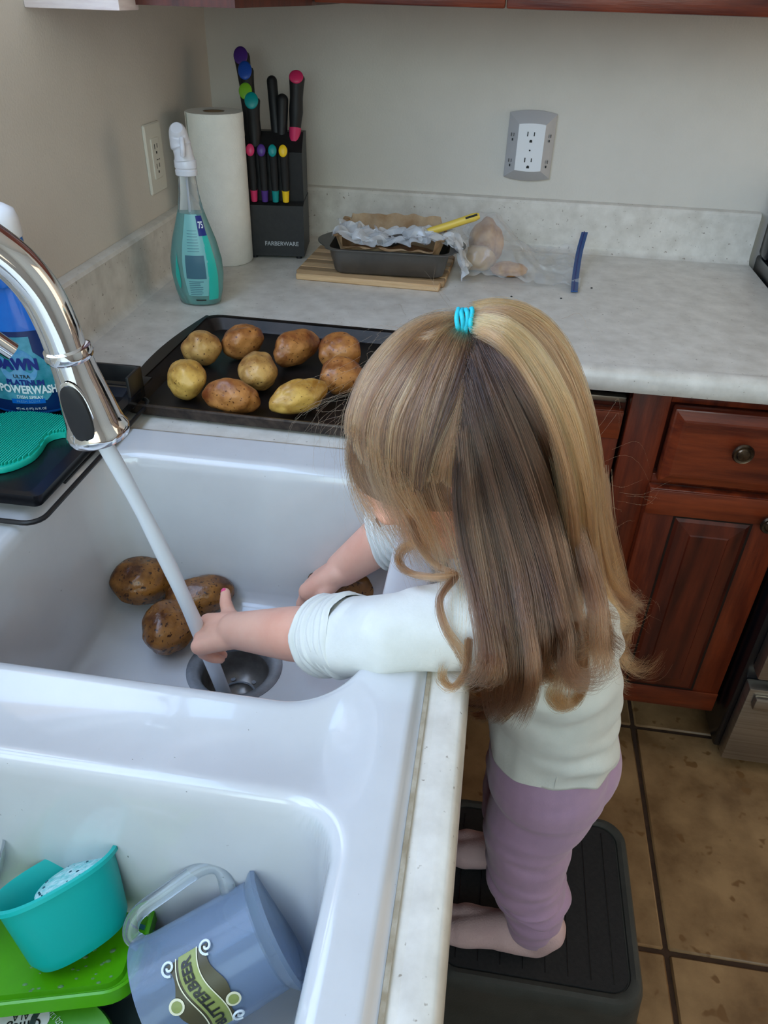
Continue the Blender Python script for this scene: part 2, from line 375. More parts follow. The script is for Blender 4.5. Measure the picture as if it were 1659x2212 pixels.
for k,(dx,dy) in enumerate((DR,(DR[0],-1.573))):
    zf = SKF(dx,dy)+.0015
    d = obj('drain_flange', G().lathe([(.055,-.001),(.055,.0008),(.052,.0024),(.044,.0020),(.040,-.003),(.0390,-.012)], (dx,dy,zf), 48, cap0=False, cap1=False), M['steel'], sink, angle=50)
    obj('drain_cup', G().lathe([(.0395,-.010),(.038,-.030),(.034,-.042),(.022,-.048),(.020,-.047),(.018,-.050),(.012,-.054),(.001,-.054)], (dx,dy,zf), 40, cap0=False, cap1=True), M['dark_steel'], sink, angle=50)
    if k == 0:
        g = G()
        for a in range(6):
            th = a*PI/3; g.lathe([(.003,0),(.003,.0006)], (dx+.026*math.cos(th), dy+.026*math.sin(th), zf-.0455), 10)
        g.tube([(dx+.0205*math.cos(t*PI/12), dy+.0205*math.sin(t*PI/12), zf-.046) for t in range(24)], .0013, 6, closed=True)
        obj('strainer_basket', g, M['steel'], sink)

# ------------------------------------------------------------------ base cabinets
def raised_door(parent, x0, x1, z0, z1, y, name='door', panel=True):
    # shaker frame with raised centre panel, facing -y, front plane at y-.02
    d = obj(name, G().rbox((x0,y-.020,z0),(x1,y,z1),.004), M['wood'] if panel else M['wood_x'], parent)
    if panel:
        b = .050; f = y-.020
        def ring(i, yy): return [(x0+i,yy,z0+i),(x1-i,yy,z0+i),(x1-i,yy,z1-i),(x0+i,yy,z1-i)]
        obj('panel_groove', G().loft([ring(b,f-.0006),ring(b+.004,f-.0005)]), M['groove'], d, smooth=False)  # flat dark ring around the raised panel
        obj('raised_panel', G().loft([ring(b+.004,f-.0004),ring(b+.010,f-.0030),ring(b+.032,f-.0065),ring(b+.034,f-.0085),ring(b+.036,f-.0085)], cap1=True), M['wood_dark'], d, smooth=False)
        obj('frame_rail', G().rbox((x0+.001,f-.003,z1-b),(x1-.001,f,z1-.002),.0015), M['wood_x'], d)
        obj('frame_rail', G().rbox((x0+.001,f-.003,z0+.002),(x1-.001,f,z0+b),.0015), M['wood_x'], d)
    else:
        f = y-.020
        def ring(i, yy): return [(x0+i,yy,z0+i),(x1-i,yy,z0+i),(x1-i,yy,z1-i),(x0+i,yy,z1-i)]
        obj('raised_field', G().loft([ring(.004,f-.0003),ring(.016,f-.005),ring(.020,f-.0055)], cap1=True), M['wood_x'], d, smooth=False)
    return d
def knob(parent, x, y, z):
    Mx = Matrix.Translation((x,y,z)) @ Matrix.Rotation(PI/2,4,'X')
    g = G().lathe([(.005,0),(.005,.010),(.009,.014),(.0158,.017),(.0165,.020),(.0145,.0235),(.012,.0225),(.0105,.0225),(.009,.0245),(.004,.0255),(.0005,.0257)], (0,0,0), 28)
    g.xf(Mx); return obj('knob', g, M['bronze'], parent, angle=30)
bc = thing('base_cabinet', (1.03,-.3,0), 'cherry base cabinet with one drawer and door beside the range', 'cabinet')
obj('body', G().box((.862,-.58,.10),(1.152,-.02,ZC-.04)).box((.862,-.52,0),(1.152,-.50,.10)), M['wood_dark'], bc, smooth=False)
obj('face_frame', G().rbox((.862,-.602,.09),(.922,-.58,ZC-.041),.002).rbox((1.140,-.602,.09),(1.152,-.58,ZC-.041),.002).rbox((.922,-.600,.745),(1.14,-.58,ZC-.041),.002).rbox((.922,-.600,.585),(1.14,-.58,.615),.002), M['wood'], bc)
dr = raised_door(bc, .926, 1.147, .612, .745, -.602, 'drawer', False)
knob(dr, 1.036, -.627, .690)
dd = raised_door(bc, .918, 1.147, .098, .600, -.602)
knob(dd, 1.116, -.622, .562)
cc = thing('corner_cabinet', (.75,-.3,0), 'cherry corner base cabinet behind the child, dark gap under the worktop', 'cabinet')
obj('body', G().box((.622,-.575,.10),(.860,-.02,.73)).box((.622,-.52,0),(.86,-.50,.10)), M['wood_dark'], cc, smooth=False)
raised_door(cc, .655, .856, .098, .722, -.578)
obj('top_rail', G().rbox((.64,-.582,.728),(.858,-.565,.738),.002), M['stainless'], cc)
sc = thing('sink_cabinet', (.30,-1.4,0), 'cherry sink base cabinet below the worktop in front of the child', 'cabinet')
g = G().box((.012,-2.6,.10),(.03,-.60,.60)).box((.58,-2.6,.10),(.598,-.60,ZC-.04)).box((.50,-2.6,0),(.52,-.60,.10))
obj('carcass', g, M['wood_dark'], sc, smooth=False)
for ya,yb in ((-1.02,-.66),(-1.40,-1.03),(-1.79,-1.41)):
    d = obj('door', G().rbox((.598,ya+.0,.105),(.618,yb,.60),.003), M['wood'], sc)
    obj('raised_panel', G().loft([[(.6182,ya+.05,.155),(.6182,yb-.05,.155),(.6182,yb-.05,.55),(.6182,ya+.05,.55)],[(.623,ya+.08,.185),(.623,yb-.08,.185),(.623,yb-.08,.52),(.623,ya+.08,.52)]], cap1=True), M['wood_dark'], d, smooth=False)
    obj('drawer_front', G().rbox((.598,ya,.612),(.618,yb,.745),.004), M['wood'], sc)

# ------------------------------------------------------------------ range
rg = thing('range', (1.5,-.35,0), 'stainless and black freestanding range at the right edge', 'range')
obj('side_body', G().rbox((1.158,-.655,.035),(1.90,-.04,.835),.006), M['black_plastic'], rg)
obj('backguard', G().rbox((1.158,-.10,.835),(1.90,-.045,.99),.008), M['black_plastic'], rg)
obj('drawer', G().rbox((1.168,-.684,.035),(1.89,-.655,.232),.004), M['stainless'], rg)
obj('drawer_handle', G().rbox((1.178,-.700,.192),(1.88,-.684,.222),.006), M['stainless'], rg)
obj('oven_door', G().rbox((1.170,-.690,.262),(1.89,-.655,.70),.004), M['stainless'], rg)
obj('control_panel', G().rbox((1.165,-.69,.71),(1.89,-.655,.835),.004), M['black_plastic'], rg)
obj('foot', G().lathe([(.016,0),(.016,.012),(.010,.012),(.010,.036)], (1.20,-.63,0), 16), M['black_rubber'], rg)
obj('foot', G().lathe([(.016,0),(.016,.012),(.010,.012),(.010,.036)], (1.86,-.63,0), 16), M['black_rubber'], rg)

# ------------------------------------------------------------------ outlets
ol = thing('six_way_outlet', (.668,-.001,1.008), 'grey and white six-way power outlet on the back wall', 'outlet')
def orr(w,h,d): return [(.671+x, -d, 1.009+y) for x,y,_ in rr(w,h,.006,4)]
def bow(w,h,d,b):  # bowed top/bottom outline
    pts=[]; 
    for k in range(9): x=-w/2+w*k/8; pts.append((.671+x,-d,1.009+h/2+b*(1-(2*x/w)**2)))
    for k in range(9): x=w/2-w*k/8; pts.append((.671+x,-d,1.009-h/2-b*(1-(2*x/w)**2)))
    return pts
obj('housing', G().loft([bow(.094,.120,.0005,.006),bow(.094,.120,.006,.006),bow(.090,.116,.009,.006),bow(.054,.086,.026,.002)],False,True), M['grey_plastic'], ol, angle=25)
obj('face_plate', G().loft([bow(.0535,.0855,.0262,.002),bow(.0525,.0845,.0275,.002)],False,True), M['white_plastic'], ol, angle=25)
g = G()
for zz in (1.029,.981):
    g.box((.671-.0085,-.0280,zz+.001),(.671-.0065,-.0270,zz+.0095)); g.box((.671+.0045,-.0280,zz+.002),(.671+.0065,-.0270,zz+.009))
    hole=[(.671+.0028*math.cos(t*PI/8),zz-.0075+.0028*math.sin(t*PI/8)) for t in range(0,9)]+[(.6682,zz-.010),(.6738,zz-.010)]
    g.loft([[(x,-.0270,z) for x,z in hole],[(x,-.0280,z) for x,z in hole]],True,True)
g.add([(.671+.0016*math.cos(t*PI/6),-.0280,1.0045+.0016*math.sin(t*PI/6)) for t in range(12)],[tuple(range(12))])
obj('socket_slots', g, M['slot'], ol, smooth=False, kind='stuff')
g = G()
for sx in (-1,1):
    for zz in (1.026,.978):
        x = .671+sx*.037
        g.box((x-.0012,-.0205,zz-.006),(x+.0008,-.0165,zz-.002))
        for q in (-.003,.002): g.box((x+q-.0005,-.0200+abs(q)*.2,zz+.002),(x+q+.0005,-.0160,zz+.008))
obj('side_slots', g, M['slot'], ol, smooth=False, kind='stuff')
sw = thing('wall_outlet', (.001,-.329,1.006), 'ivory rocker-style duplex outlet on the left wall above the soap bottle', 'outlet')
def yr(w,h,x): return [(x, -.329+a, 1.006+b) for a,b,_ in rr(w,h,.003,3)]
obj('plate', G().loft([yr(.070,.114,.0005),yr(.070,.114,.003),yr(.066,.110,.005)],False,True), M['ivory'], sw, angle=30)
obj('socket_face', G().loft([yr(.034,.067,.005),yr(.034,.067,.0062),yr(.0325,.0655,.0068)],False,True), M['ivory'], sw, angle=30)
g = G()
for zz in (1.022,.990):
    g.box((.0066,-.3355,zz),(.0072,-.334,zz+.008)); g.box((.0066,-.3245,zz+.001),(.0072,-.323,zz+.008)); g.box((.0066,-.331,zz-.008),(.0072,-.327,zz-.004))
g.box((.0066,-.332,1.0035),(.0074,-.326,1.0045)); g.box((.0066,-.322,1.003),(.0074,-.3205,1.005))
obj('socket_slots', g, M['slot'], sw, smooth=False, kind='stuff')

# ------------------------------------------------------------------ paper towel, knife block
pt = thing('paper_towel_roll', (.092,-.245,ZC), 'white paper towel roll standing in the corner', 'paper towel')
obj('roll', G().lathe([(.0195,.002),(.050,.0005),(.0525,.004),(.0528,.14),(.0525,.266),(.0515,.268),(.0195,.268)], (.090,-.245,ZC), 56, cap0=False, cap1=False), M['paper'], pt, angle=40)
obj('cardboard_core', G().lathe([(.0195,.001),(.0195,.2675),(.0183,.2675),(.0183,.001)], (.090,-.245,ZC), 32, cap0=False, cap1=False), M['cardboard'], pt)
th = -.5
obj('loose_sheet', G().loft([[(.090+(.0531+.0006*k)*math.cos(a), -.245+(.0531+.0006*k)*math.sin(a), z) for z in (ZC+.002, ZC+.267)] for k,a in enumerate(np.linspace(-2.5,-2.35,5))], closed=False), M['paper'], pt)
kb = thing('knife_block', (.18,-.16,ZC), 'black knife block at the back left corner beside the towel roll', 'knife block')
Rk = Matrix.Translation((.178,-.165,ZC)) @ Matrix.Rotation(math.radians(8),4,'Z')
# side profile (y forward negative, z), extruded in x
def prism(profile, x0, x1): return G().loft([[(x0,y,z) for y,z in profile],[(x1,y,z) for y,z in profile]],True,True)
low = [(-.052,.006),(-.047,.102),(-.030,.106),(.060,.106),(.060,.006)]
up = [(-.022,.104),(-.030,.196),(.010,.226),(.060,.222),(.060,.104)]
g = prism(low,-.057,.057).xf(Rk); obj('block_base', g, M['block'], kb, smooth=False)
g = prism(up,-.056,.056).xf(Rk); obj('block_tower', g, M['block'], kb, smooth=False)
g = G(); 
for sx in (-.045,.045):
    for sy in (-.042,.045): obj('rubber_foot', G().lathe([(.006,0),(.006,.007)], (sx,sy,0), 10).xf(Rk), M['black_rubber'], kb)
g = text_g('FARBERWARE', .0115, .0002, .95)
g.xf(Rk @ Matrix.Translation((.012,-.0520,.030)) @ Matrix.Rotation(math.radians(87),4,'X'))
obj('lettering', g, M['text_grey'], kb, smooth=False)
def knife_handle(name, base, tip, w, d, colend, colbol, label, grp, bend=.004, endlen=.016, bol=.016):
    """handle lofted from the bolster at base to the butt at tip"""
    b = Vector(base); t = Vector(tip); ax = (t-b); L = ax.length; ax = ax.normalized()
    xv = Vector((math.cos(math.radians(8)),math.sin(math.radians(8)),0)); xv = (xv-ax*xv.dot(ax)).normalized(); yv = ax.cross(xv)
    root = thing(name, b, label, 'knife', grp)
    def sec(s, k, ox=0, oy=0):
        c = b+ax*(L*s)+yv*(bend*math.sin(s*PI*1.6)); return [c+xv*(w*k*math.cos(a)/2+ox)+yv*(d*k*math.sin(a)/2+oy) for a in np.linspace(0,2*PI,17)[:-1]]
    obj('grip', G().loft([sec(0,.55),sec(.02,.8),sec(.15,.85),sec(.35,1.0),sec(.6,.92),sec(.8,1.0),sec(.95,1.12),sec(.99,1.0),sec(1.0,.5)],True,True), M['grip'], root)
    if colbol: obj('bolster', G().loft([sec(-bol/L,.35),sec(-bol/L+.02,.72),sec(.02,.86),sec(.05,.9)],True,True), M[colbol], root, label=f'{colbol[2:]} collar')
    if colend:
        c = b+ax*(L*.955)-yv*(-d*.36); 
        # slanted coloured butt pad on the front
        g = G(); n = (-yv*1.0+ax*.35).normalized(); 
        g.ell((0,0,0),(w*.50,endlen*.50,.0042)); 
        zx = xv; zz = n; zy = zz.cross(zx)
        Mx = Matrix(((zx.x,zy.x,zz.x,0),(zx.y,zy.y,zz.y,0),(zx.z,zy.z,zz.z,0),(0,0,0,1)))
        g.xf(Matrix.Translation(b+ax*(L*.95)-yv*(d*.60))@Mx)
        obj('butt_cap', g, M[colend], root, label=f'{colend[2:]} butt cap')
    return root
def kp(x,y,z): return tuple(Rk @ Vector((x,y,z)))
for i,(x,colr) in enumerate(((-.0395,'k_pink'),(-.0185,'k_purple'),(.0025,'k_teal'),(.0225,'k_yellow'))):
    knife_handle('paring_knife', kp(x,-.037,.124), kp(x,-.040,.206), 0.0165, .017, colr, colr, f'{colr[2:]}-tipped paring knife in the front row of the knife block', 'small knives in the front row', .002, .022, .018)
knife_handle('chef_knife', kp(-.044,.018,.215), kp(-.060,.052,.352), .027, .030, 'k_purple', None, 'tallest knife, purple butt, at the back left of the block', 'large knives in the block', .003, .034)
knife_handle('carving_knife', kp(-.043,.008,.212), kp(-.050,.030,.330), .026, .028, 'k_blue', None, 'large knife with a royal blue butt behind the green one', 'large knives in the block', .003, .034)
knife_handle('utility_knife', kp(-.044,-.004,.205), kp(-.048,.008,.298), .025, .026, 'k_green', None, 'large knife with a lime green butt behind the teal one', 'large knives in the block', .003, .030)
knife_handle('santoku_knife', kp(-.036,-.012,.198), kp(-.036,-.004,.284), .026, .026, 'k_teal', None, 'large knife with a teal butt, frontmost of the left cluster', 'large knives in the block', .003, .030)
knife_handle('bread_knife', kp(.040,.010,.228), kp(.045,.038,.318), .027, .028, 'k_pink', 'k_pink', 'large knife with pink collar and butt at the right of the block', 'large knives in the block', .004, .026, .022)
ks = thing('kitchen_shears', kp(.004,.012,.22), 'black-handled kitchen shears standing in the middle of the knife block', 'scissors')
obj('handle', G().capsule(kp(.004,.015,.215),.010,kp(-.004,.040,.308),.0100), M['grip'], ks)
obj('handle', G().capsule(kp(.014,.012,.215),.010,kp(.016,.026,.278),.0115), M['grip'], ks)

# ------------------------------------------------------------------ soap spray bottle in the corner
sb = thing('soap_spray_bottle', (.122,-.490,ZC), 'clear pump bottle of aqua soap with a white trigger cap beside the towel roll', 'bottle')
bc0 = (.124,-.492,ZC)
prof = [(.001,.0),(.030,.0),(.036,.003),(.0410,.022),(.0450,.052),(.0440,.076),(.0375,.106),(.028,.134),(.0210,.156),(.0165,.180),(.0148,.200),(.0142,.212)]
obj('bottle_body', G().lathe(prof, bc0, 48, 1, .72, cap1=False), M['clear'], sb, angle=None)
obj('soap', G().lathe([(.001,.003),(.028,.003),(.0395,.022),(.0425,.052),(.0420,.074),(.0355,.105),(.027,.131),(.0205,.150),(.001,.150)], bc0, 40, 1, .71), M['aqua_liquid'], sb, angle=50)
def on_bottle(p2, prof, c, sx, sy, rot, off=.0006):
    """wrap a flat label point (u right in metres, v height) on a lathed bottle; rot = facing angle"""
    zs = [q[1] for q in prof[1:]]; rs = [q[0] for q in prof[1:]]
    u, v = p2; r = float(np.interp(v, zs, rs)); R0 = max(rs)
    a = rot + u/R0
    return (c[0]+(r*sx+off)*math.cos(a), c[1]+(r*sy+off)*math.sin(a), c[2]+v)
def patch(outline_fn, v0, v1, nv, prof, c, sx, sy, rot, off=.0006, nu=12):
    rings = []
    for k in range(nv+1):
        v = v0+(v1-v0)*k/nv; a, b = outline_fn((v-v0)/(v1-v0))
        rings.append([on_bottle((a+(b-a)*j/nu, v), prof, c, sx, sy, rot, off) for j in range(nu+1)])
    return G().loft(rings, closed=False)
def wrap_text(s, size, u0, v0, prof, c, sx, sy, rot, off=.001, bold=0, narrow=1, slope=0):
    g = text_g(s, size, bold, narrow); g.v = [on_bottle((x+u0, y+v0+slope*(x)), prof, c, sx, sy, rot, off) for x,y,_ in g.v]; return g
FR = -1.35   # direction facing the camera
obj('back_label', patch(lambda t:(-.019-.004*math.sin(t*PI),.019+.004*math.sin(t*PI)), .02,.150,20, prof,bc0,1,.72,FR), M['pale_label'], sb)
obj('side_label', patch(lambda t:(.020+.002*t,.044-.010*t), .012,.135,18, prof,bc0,1,.72,FR), M['aqua_label'], sb)
obj('drop_mark', patch(lambda t:(-.035-.0065*math.sin(t*PI)**.7*(1.2-t),-.035+.0065*math.sin(t*PI)**.7*(1.2-t)), .030,.088,14, prof,bc0,1,.72,FR,.0009), M['aqua_label'], sb)
obj('blue_sticker', patch(lambda t:(.014,.034), .118,.148,6, prof,bc0,1,.72,FR,.0010), M['navy'], sb)
obj('sticker_lettering', wrap_text('75', .014, .024,.134, prof,bc0,1,.72,FR,.0016,.0003), M['text_white'], sb, smooth=False)
obj('ingredient_panel', patch(lambda t:(-.017,.017), .050,.088,8, prof,bc0,1,.72,FR,.0009), M['slate'], sb)
g = G()
rn = random.Random(3)
for k in range(9):
    ln = ''.join(rn.choice('aeionrstlmc ') for _ in range(16)) if k < 0 else None
for k in range(8):
    v = .022+k*.0032; w_ = .010+.004*rn.random()
    g2 = patch(lambda t:(-.014,-.014+w_*1.9), v, v+.0011,1, prof,bc0,1,.72,FR,.0010,8); g.add(g2.v,g2.f)
for k in range(8):
    v = .094+k*.0045
    g2 = patch(lambda t:(-.012,.010), v, v+.0007,1, prof,bc0,1,.72,FR,.0010,6); g.add(g2.v,g2.f)
obj('fine_print', g, M['slate'], sb, smooth=False, kind='stuff')
g = patch(lambda t:(-.006,.014), .011,.0135,1, prof,bc0,1,.72,FR,.0010,6); obj('base_print', g, M['text_dark'], sb, smooth=False)
obj('collar', G().lathe([(.0150,.206),(.0175,.207),(.0178,.214),(.0165,.215),(.0165,.217),(.0178,.218),(.0178,.228),(.015,.231)], bc0, 32, 1,.85), M['white_cap'], sb)
hd = catmull([(.124,-.493,ZC+.228),(.122,-.492,ZC+.243),(.119,-.492,ZC+.254),(.119,-.496,ZC+.268),(.121,-.504,ZC+.276)],5)
obj('spray_head', G().tube(hd,[.0160,.0158,.0150,.0148,.0150,.0150,.0146,.0158,.0168,.0165,.0160,.0155,.0150,.0148,.0145,.0140,.0135,.0128,.0120,.011,.009][:len(hd)],20), M['white_cap'], sb)
obj('trigger', G().tube(catmull([(.128,-.506,ZC+.262),(.131,-.514,ZC+.250),(.129,-.512,ZC+.238)],4),.0040,10), M['white_cap'], sb)
obj('dip_tube', G().tube([(.124,-.492,ZC+.206),(.122,-.490,ZC+.12),(.118,-.488,ZC+.01)],.0018,8), M['white_cap'], sb)

# ------------------------------------------------------------------ cutting board, loaf pan, film, spatula, rolls, bag
bd = thing('cutting_board', (.40,-.24,ZC), 'striped bamboo cutting board under the loaf pan', 'cutting board')
Rb = Matrix.Translation((.402,-.232,ZC)) @ Matrix.Rotation(math.radians(-2.5),4,'Z')
for k in range(9):
    y0 = -.112+k*.0249
    obj('bamboo_strip', G().rbox((-.148+(.006 if k in(0,8) else 0),y0,0),(.138-(.006 if k in(0,8) else 0),y0+.0247,.012),.0022,1).xf(Rb), M['bamboo_l'] if k%2==0 else M['bamboo_d'], bd)
pn = thing('loaf_pan', (.42,-.245,ZC+.013), 'grey metal loaf pan lined with parchment on the cutting board', 'baking pan')
Rp = Matrix.Translation((.427,-.262,ZC+.0130)) @ Matrix.Rotation(math.radians(2),4,'Z')
g = G(); w0,h0,w1,h1 = .206,.118,.232,.142
g.loft([rr(w0-.01,h0-.01,.016,5,z=0),rr(w0,h0,.018,5,z=.004),rr(w1-.006,h1-.006,.022,5,z=.046),rr(w1+.010,h1+.006,.024,5,z=.0465),rr(w1+.010,h1+.006,.024,5,z=.0485),rr(w1-.008,h1-.008,.021,5,z=.0485),rr(w0-.004,h0-.004,.017,5,z=.0055),rr(w0-.012,h0-.012,.015,5,z=.003)],True,True)
obj('pan_body', g.xf(Rp), M['pan'], pn, angle=40)
for sx in (-1,1):
    g = G()
    arc = [(sx*(w1/2+.004+.022*math.sin(PI*k/10)), -.052+.104*k/10, .0465) for k in range(11)]
    inn = [(sx*(w1/2-.002), p[1], .0465) for p in arc]
    g.loft([inn,arc,[(a,b,c+.0022) for a,b,c in arc],[(a,b,c+.0022) for a,b,c in inn]],closed=False)
    obj('pan_ear', g.xf(Rp), M['pan'], pn, smooth=False)
def crumple(w, h, nx_, ny_, amp, fn, seed=0, sc=60):
    g = G(); v = []; 
    for j in range(ny_+1):
        for i in range(nx_+1):
            u_, v_ = (i/nx_-.5)*w, (j/ny_-.5)*h; p = Vector(fn(u_, v_))
            n_ = noise.noise_vector(Vector((u_*sc+seed, v_*sc, seed))); v.append(p + n_*amp)
    f = [(j*(nx_+1)+i, j*(nx_+1)+i+1, (j+1)*(nx_+1)+i+1, (j+1)*(nx_+1)+i) for j in range(ny_) for i in range(nx_)]
    return g.add(v, f)
def parch(u, v):
    x = u; y = v
    ex = max(0, abs(x)-.085); ey = max(0, abs(y)-.045)
    z = .012 + min(ex*2.2,.058) + min(ey*1.5,.075 if y>0 else .040)
    x = math.copysign(min(abs(x), .085+ex*.45), x) if ex>0 else x
    y = math.copysign(.045+ey*.50, y) if ey>0 else y
    if ex>0 and ey>0: z = .012+min(.06,(ex*1.7+ey*1.2))
    return (x, y, z)
pl = obj('parchment_liner', crumple(.250,.185,50,36,.006,parch,3,45).xf(Rp), M['parchment'], pn, angle=25)
lf = obj('loaf', sub_noise(G().ell((.0,.002,.026),(.088,.047,.016)).xf(Rp), lambda p: tuple(p+noise.noise_vector(p*60)*.003)), M['loaf'], None, label='partly eaten brown loaf lying inside the loaf pan under the film', cat='bread', origin=tuple(Rp@Vector((0,0,.01))))
def wrapfn(u, v):
    x = .030+u; y = v-.012
    z = .066+.010*math.sin(u*40)*.5
    if x > .125: z -= (x-.125)*1.45; x = .125+(x-.125)*.55
    return (x, y, max(z, -.008))
g = crumple(.27,.090,110,40,.019,wrapfn,11,46); g2 = crumple(.25,.075,100,34,.018,wrapfn,5,60); g.add(g2.v,g2.f)
obj('cling_film', g.xf(Rp), M['wrap'], None, label='crumpled cling film draped over the loaf pan and its right side', cat='plastic wrap', angle=12, origin=tuple(Rp@Vector((0.05,0,.06))))
sp = thing('spatula', (.53,-.23,.92), 'yellow plastic spatula handle sticking out of the loaf pan', 'spatula')
hp = [(.470,-.262,.884),(.50,-.258,.893),(.535,-.254,.905),(.565,-.250,.916),(.588,-.248,.924)]
g = G().tube(catmull(hp,4),[.0058]*4+[.0072]*9+[.0075,.0078,.0070,.0050],12); 
obj('handle', sub_noise(g, lambda p:(p[0],p[1],.904+(p[2]-.904)*1.0)), M['yellow'], sp)
obj('hang_slot', G().tube(catmull([(.563,-.2575,.9200),(.575,-.2570,.9243),(.584,-.2560,.9275)],3),.0018,8), M['slot'], sp)
obj('blade', G().tube(catmull([(.470,-.262,.884),(.44,-.266,.876),(.41,-.268,.868)],3),[.005,.006,.008,.010,.010,.010,.008],10), M['pan'], sp)
def roll(name, c, rad, seed, label, m, rot):
    bm = bmesh.new(); bmesh.ops.create_icosphere(bm, subdivisions=4, radius=1)
    Mr = Matrix.Rotation(rot,3,'Z')
    for v in bm.verts:
        p = v.co.copy(); n_ = noise.noise(p*1.8+Vector((seed,0,0)))*.16+noise.noise(p*6+Vector((seed,3,0)))*.05
        q = Vector((p.x*rad[0], p.y*rad[1], p.z*rad[2]))*(1+n_)
        if q.z < -rad[2]*.7: q.z = -rad[2]*.7
        v.co = Mr @ q
    g = G().bm(bm); g.xf(Matrix.Translation(c))
    return obj(name, g, m, None, angle=None, label=label, cat='bread roll', group='rolls in the clear bag', origin=c)
roll('bread_roll', (.603,-.150,ZC+.042), (.034,.032,.046), 1, 'upright toasted bread roll at the back of the clear zip bag', M['bread'], .3)
roll('bread_roll', (.592,-.197,ZC+.021), (.036,.022,.026), 5, 'pale cut bread piece in front of the upright roll in the bag', M['crumb'], .2)
roll('bread_roll', (.655,-.218,ZC+.012), (.036,.024,.014), 9, 'flat toasted roll half lying nearest the blue zip', M['bread'], .1)
bg_ = thing('zip_bag', (.68,-.17,ZC), 'clear plastic zip bag with a blue seal holding bread rolls', 'bag')
def bagtop(u, v):
    x = .675+u; y = -.165+v
    bulge = .094*math.exp(-((x-.60)/.07)**2)*math.exp(-((y+.155)/.08)**2)+.020*math.exp(-((x-.655)/.05)**2)*math.exp(-((y+.215)/.05)**2)
    return (x, y, ZC+.006+bulge+.030*max(0,(x-.6))*(1 if y>-.2 else .3)*3*max(0,min(1,(y+.30)/.25)))
obj('bag_film', crumple(.225,.225,80,70,.009,bagtop,21,48), M['bagfilm'], bg_, angle=20)
obj('bag_underside', crumple(.225,.225,20,20,.0008,lambda u,v:(.675+u,-.165+v,ZC+.0018),2,30), M['bagfilm'], bg_)
zp = catmull([(.777,-.300,ZC+.004),(.783,-.22,ZC+.012),(.792,-.13,ZC+.030),(.803,-.062,ZC+.052)],8)
obj('zip_seal', G().loft([[(p[0]-.0065,p[1],p[2]-.001),(p[0]+.0065,p[1],p[2]-.001),(p[0]+.0065,p[1],p[2]+.0015),(p[0]-.0065,p[1],p[2]+.0015)] for p in zp],True,True), M['zip_blue'], bg_, smooth=False)
obj('zip_ridge', G().tube([(p[0]-.001,p[1],p[2]+.0022) for p in zp],.0011,6), M['navy'], bg_)
for i,(x,y) in enumerate(((.662,-.345),(.752,-.335),(.812,-.262))):
    obj('crumb', G().ell((x,y,ZC+.0012),(.0022,.0016,.0012),seg=8), M['text_dark'], None, label=('dark crumb on the worktop below the bread rolls','dark crumb on the worktop left of the blue zip end','dark crumb on the worktop right of the blue zip')[i], cat='crumb', origin=(x,y,ZC), group='crumbs on the worktop')

# ------------------------------------------------------------------ baking tray and potatoes
tr = thing('baking_tray', (.40,-.76,ZC), 'black rimmed baking tray of potatoes behind the sink', 'baking tray')
Rt = Matrix.Translation((.392,-.765,ZC)) @ Matrix.Rotation(math.radians(-1.5),4,'Z')
tw,th_ = .44,.325
g = G().loft([rr(tw-.06,th_-.05,.012,5,z=.001),rr(tw-.036,th_-.030,.016,5,z=.0015),rr(tw-.012,th_-.012,.022,5,z=.0175),rr(tw,th_,.024,5,z=.0190),rr(tw+.001,th_+.001,.0245,5,z=.0165),rr(tw-.002,th_-.002,.0245,5,z=.0160),rr(tw-.013,th_-.013,.022,5,z=.0150),rr(tw-.037,th_-.032,.016,5,z=.0004)],True,True)
obj('tray_body', g.xf(Rt), M['tray_metal'], tr, angle=40)
g = G().loft([rr(tw-.006,th_-.006,.0235,5,z=.0190),rr(tw+.0005,th_+.0005,.0243,5,z=.0198),rr(tw+.003,th_+.003,.0255,5,z=.0175),rr(tw-.003,th_-.003,.0240,5,z=.0045),rr(tw-.030,th_-.026,.018,5,z=.0006)])
obj('tray_rim', g.xf(Rt), M['tray_rim'], tr, angle=40)
g = G().loft([[(-tw/2-.016*math.sin(PI*k/16)-.001,-.155+.31*k/16,.0196) for k in range(17)],[(-tw/2+.004,-.155+.31*k/16,.0202) for k in range(17)]],closed=False)
obj('tray_handle', g.xf(Rt), M['tray_metal'], tr)
def potato(c, rad, rz, m, label, seed, grp, tilt=0, cat='potato'):
    bm = bmesh.new(); bmesh.ops.create_icosphere(bm, subdivisions=5, radius=1)
    Mr = Matrix.Rotation(rz,3,'Z') @ Matrix.Rotation(tilt,3,'Y')
    sd = Vector((seed*3.7, seed*1.3, 0))
    for v in bm.verts:
        p = v.co.copy()
        k = 1+noise.noise(p*.9+sd)*.20+noise.noise(p*2.2+sd)*.07+noise.noise(p*7+sd)*.012
        for e in range(4):
            ed = Vector((math.sin(seed+e*2.1),math.cos(seed*2+e),math.sin(seed*1.7+e*1.3))).normalized(); dd = (p-ed).length
            k -= .045*math.exp(-(dd/.13)**2)
        v.co = Mr @ Vector((p.x*rad[0]*k, p.y*rad[1]*k, p.z*rad[2]*k))
    zmin = min(v.co.z for v in bm.verts)
    g = G().bm(bm); cz = c[2]-zmin
    g.xf(Matrix.Translation((c[0],c[1],cz)))
    return obj('potato', g, m, None, angle=None, label=label, cat=cat, group=grp, origin=(c[0],c[1],cz))
tz = ZC+.0022; D = math.radians; GT = 'potatoes drying on the baking tray'
potato((.222,-.752,tz),(.029,.025,.024),D(20),M['pot'],'rounded potato in the back row of the tray, nearest its left end',1,GT)
potato((.271,-.714,tz),(.033,.025,.026),D(48),M['pot_red'],'reddish potato at the back of the tray, second from the left',2,GT)
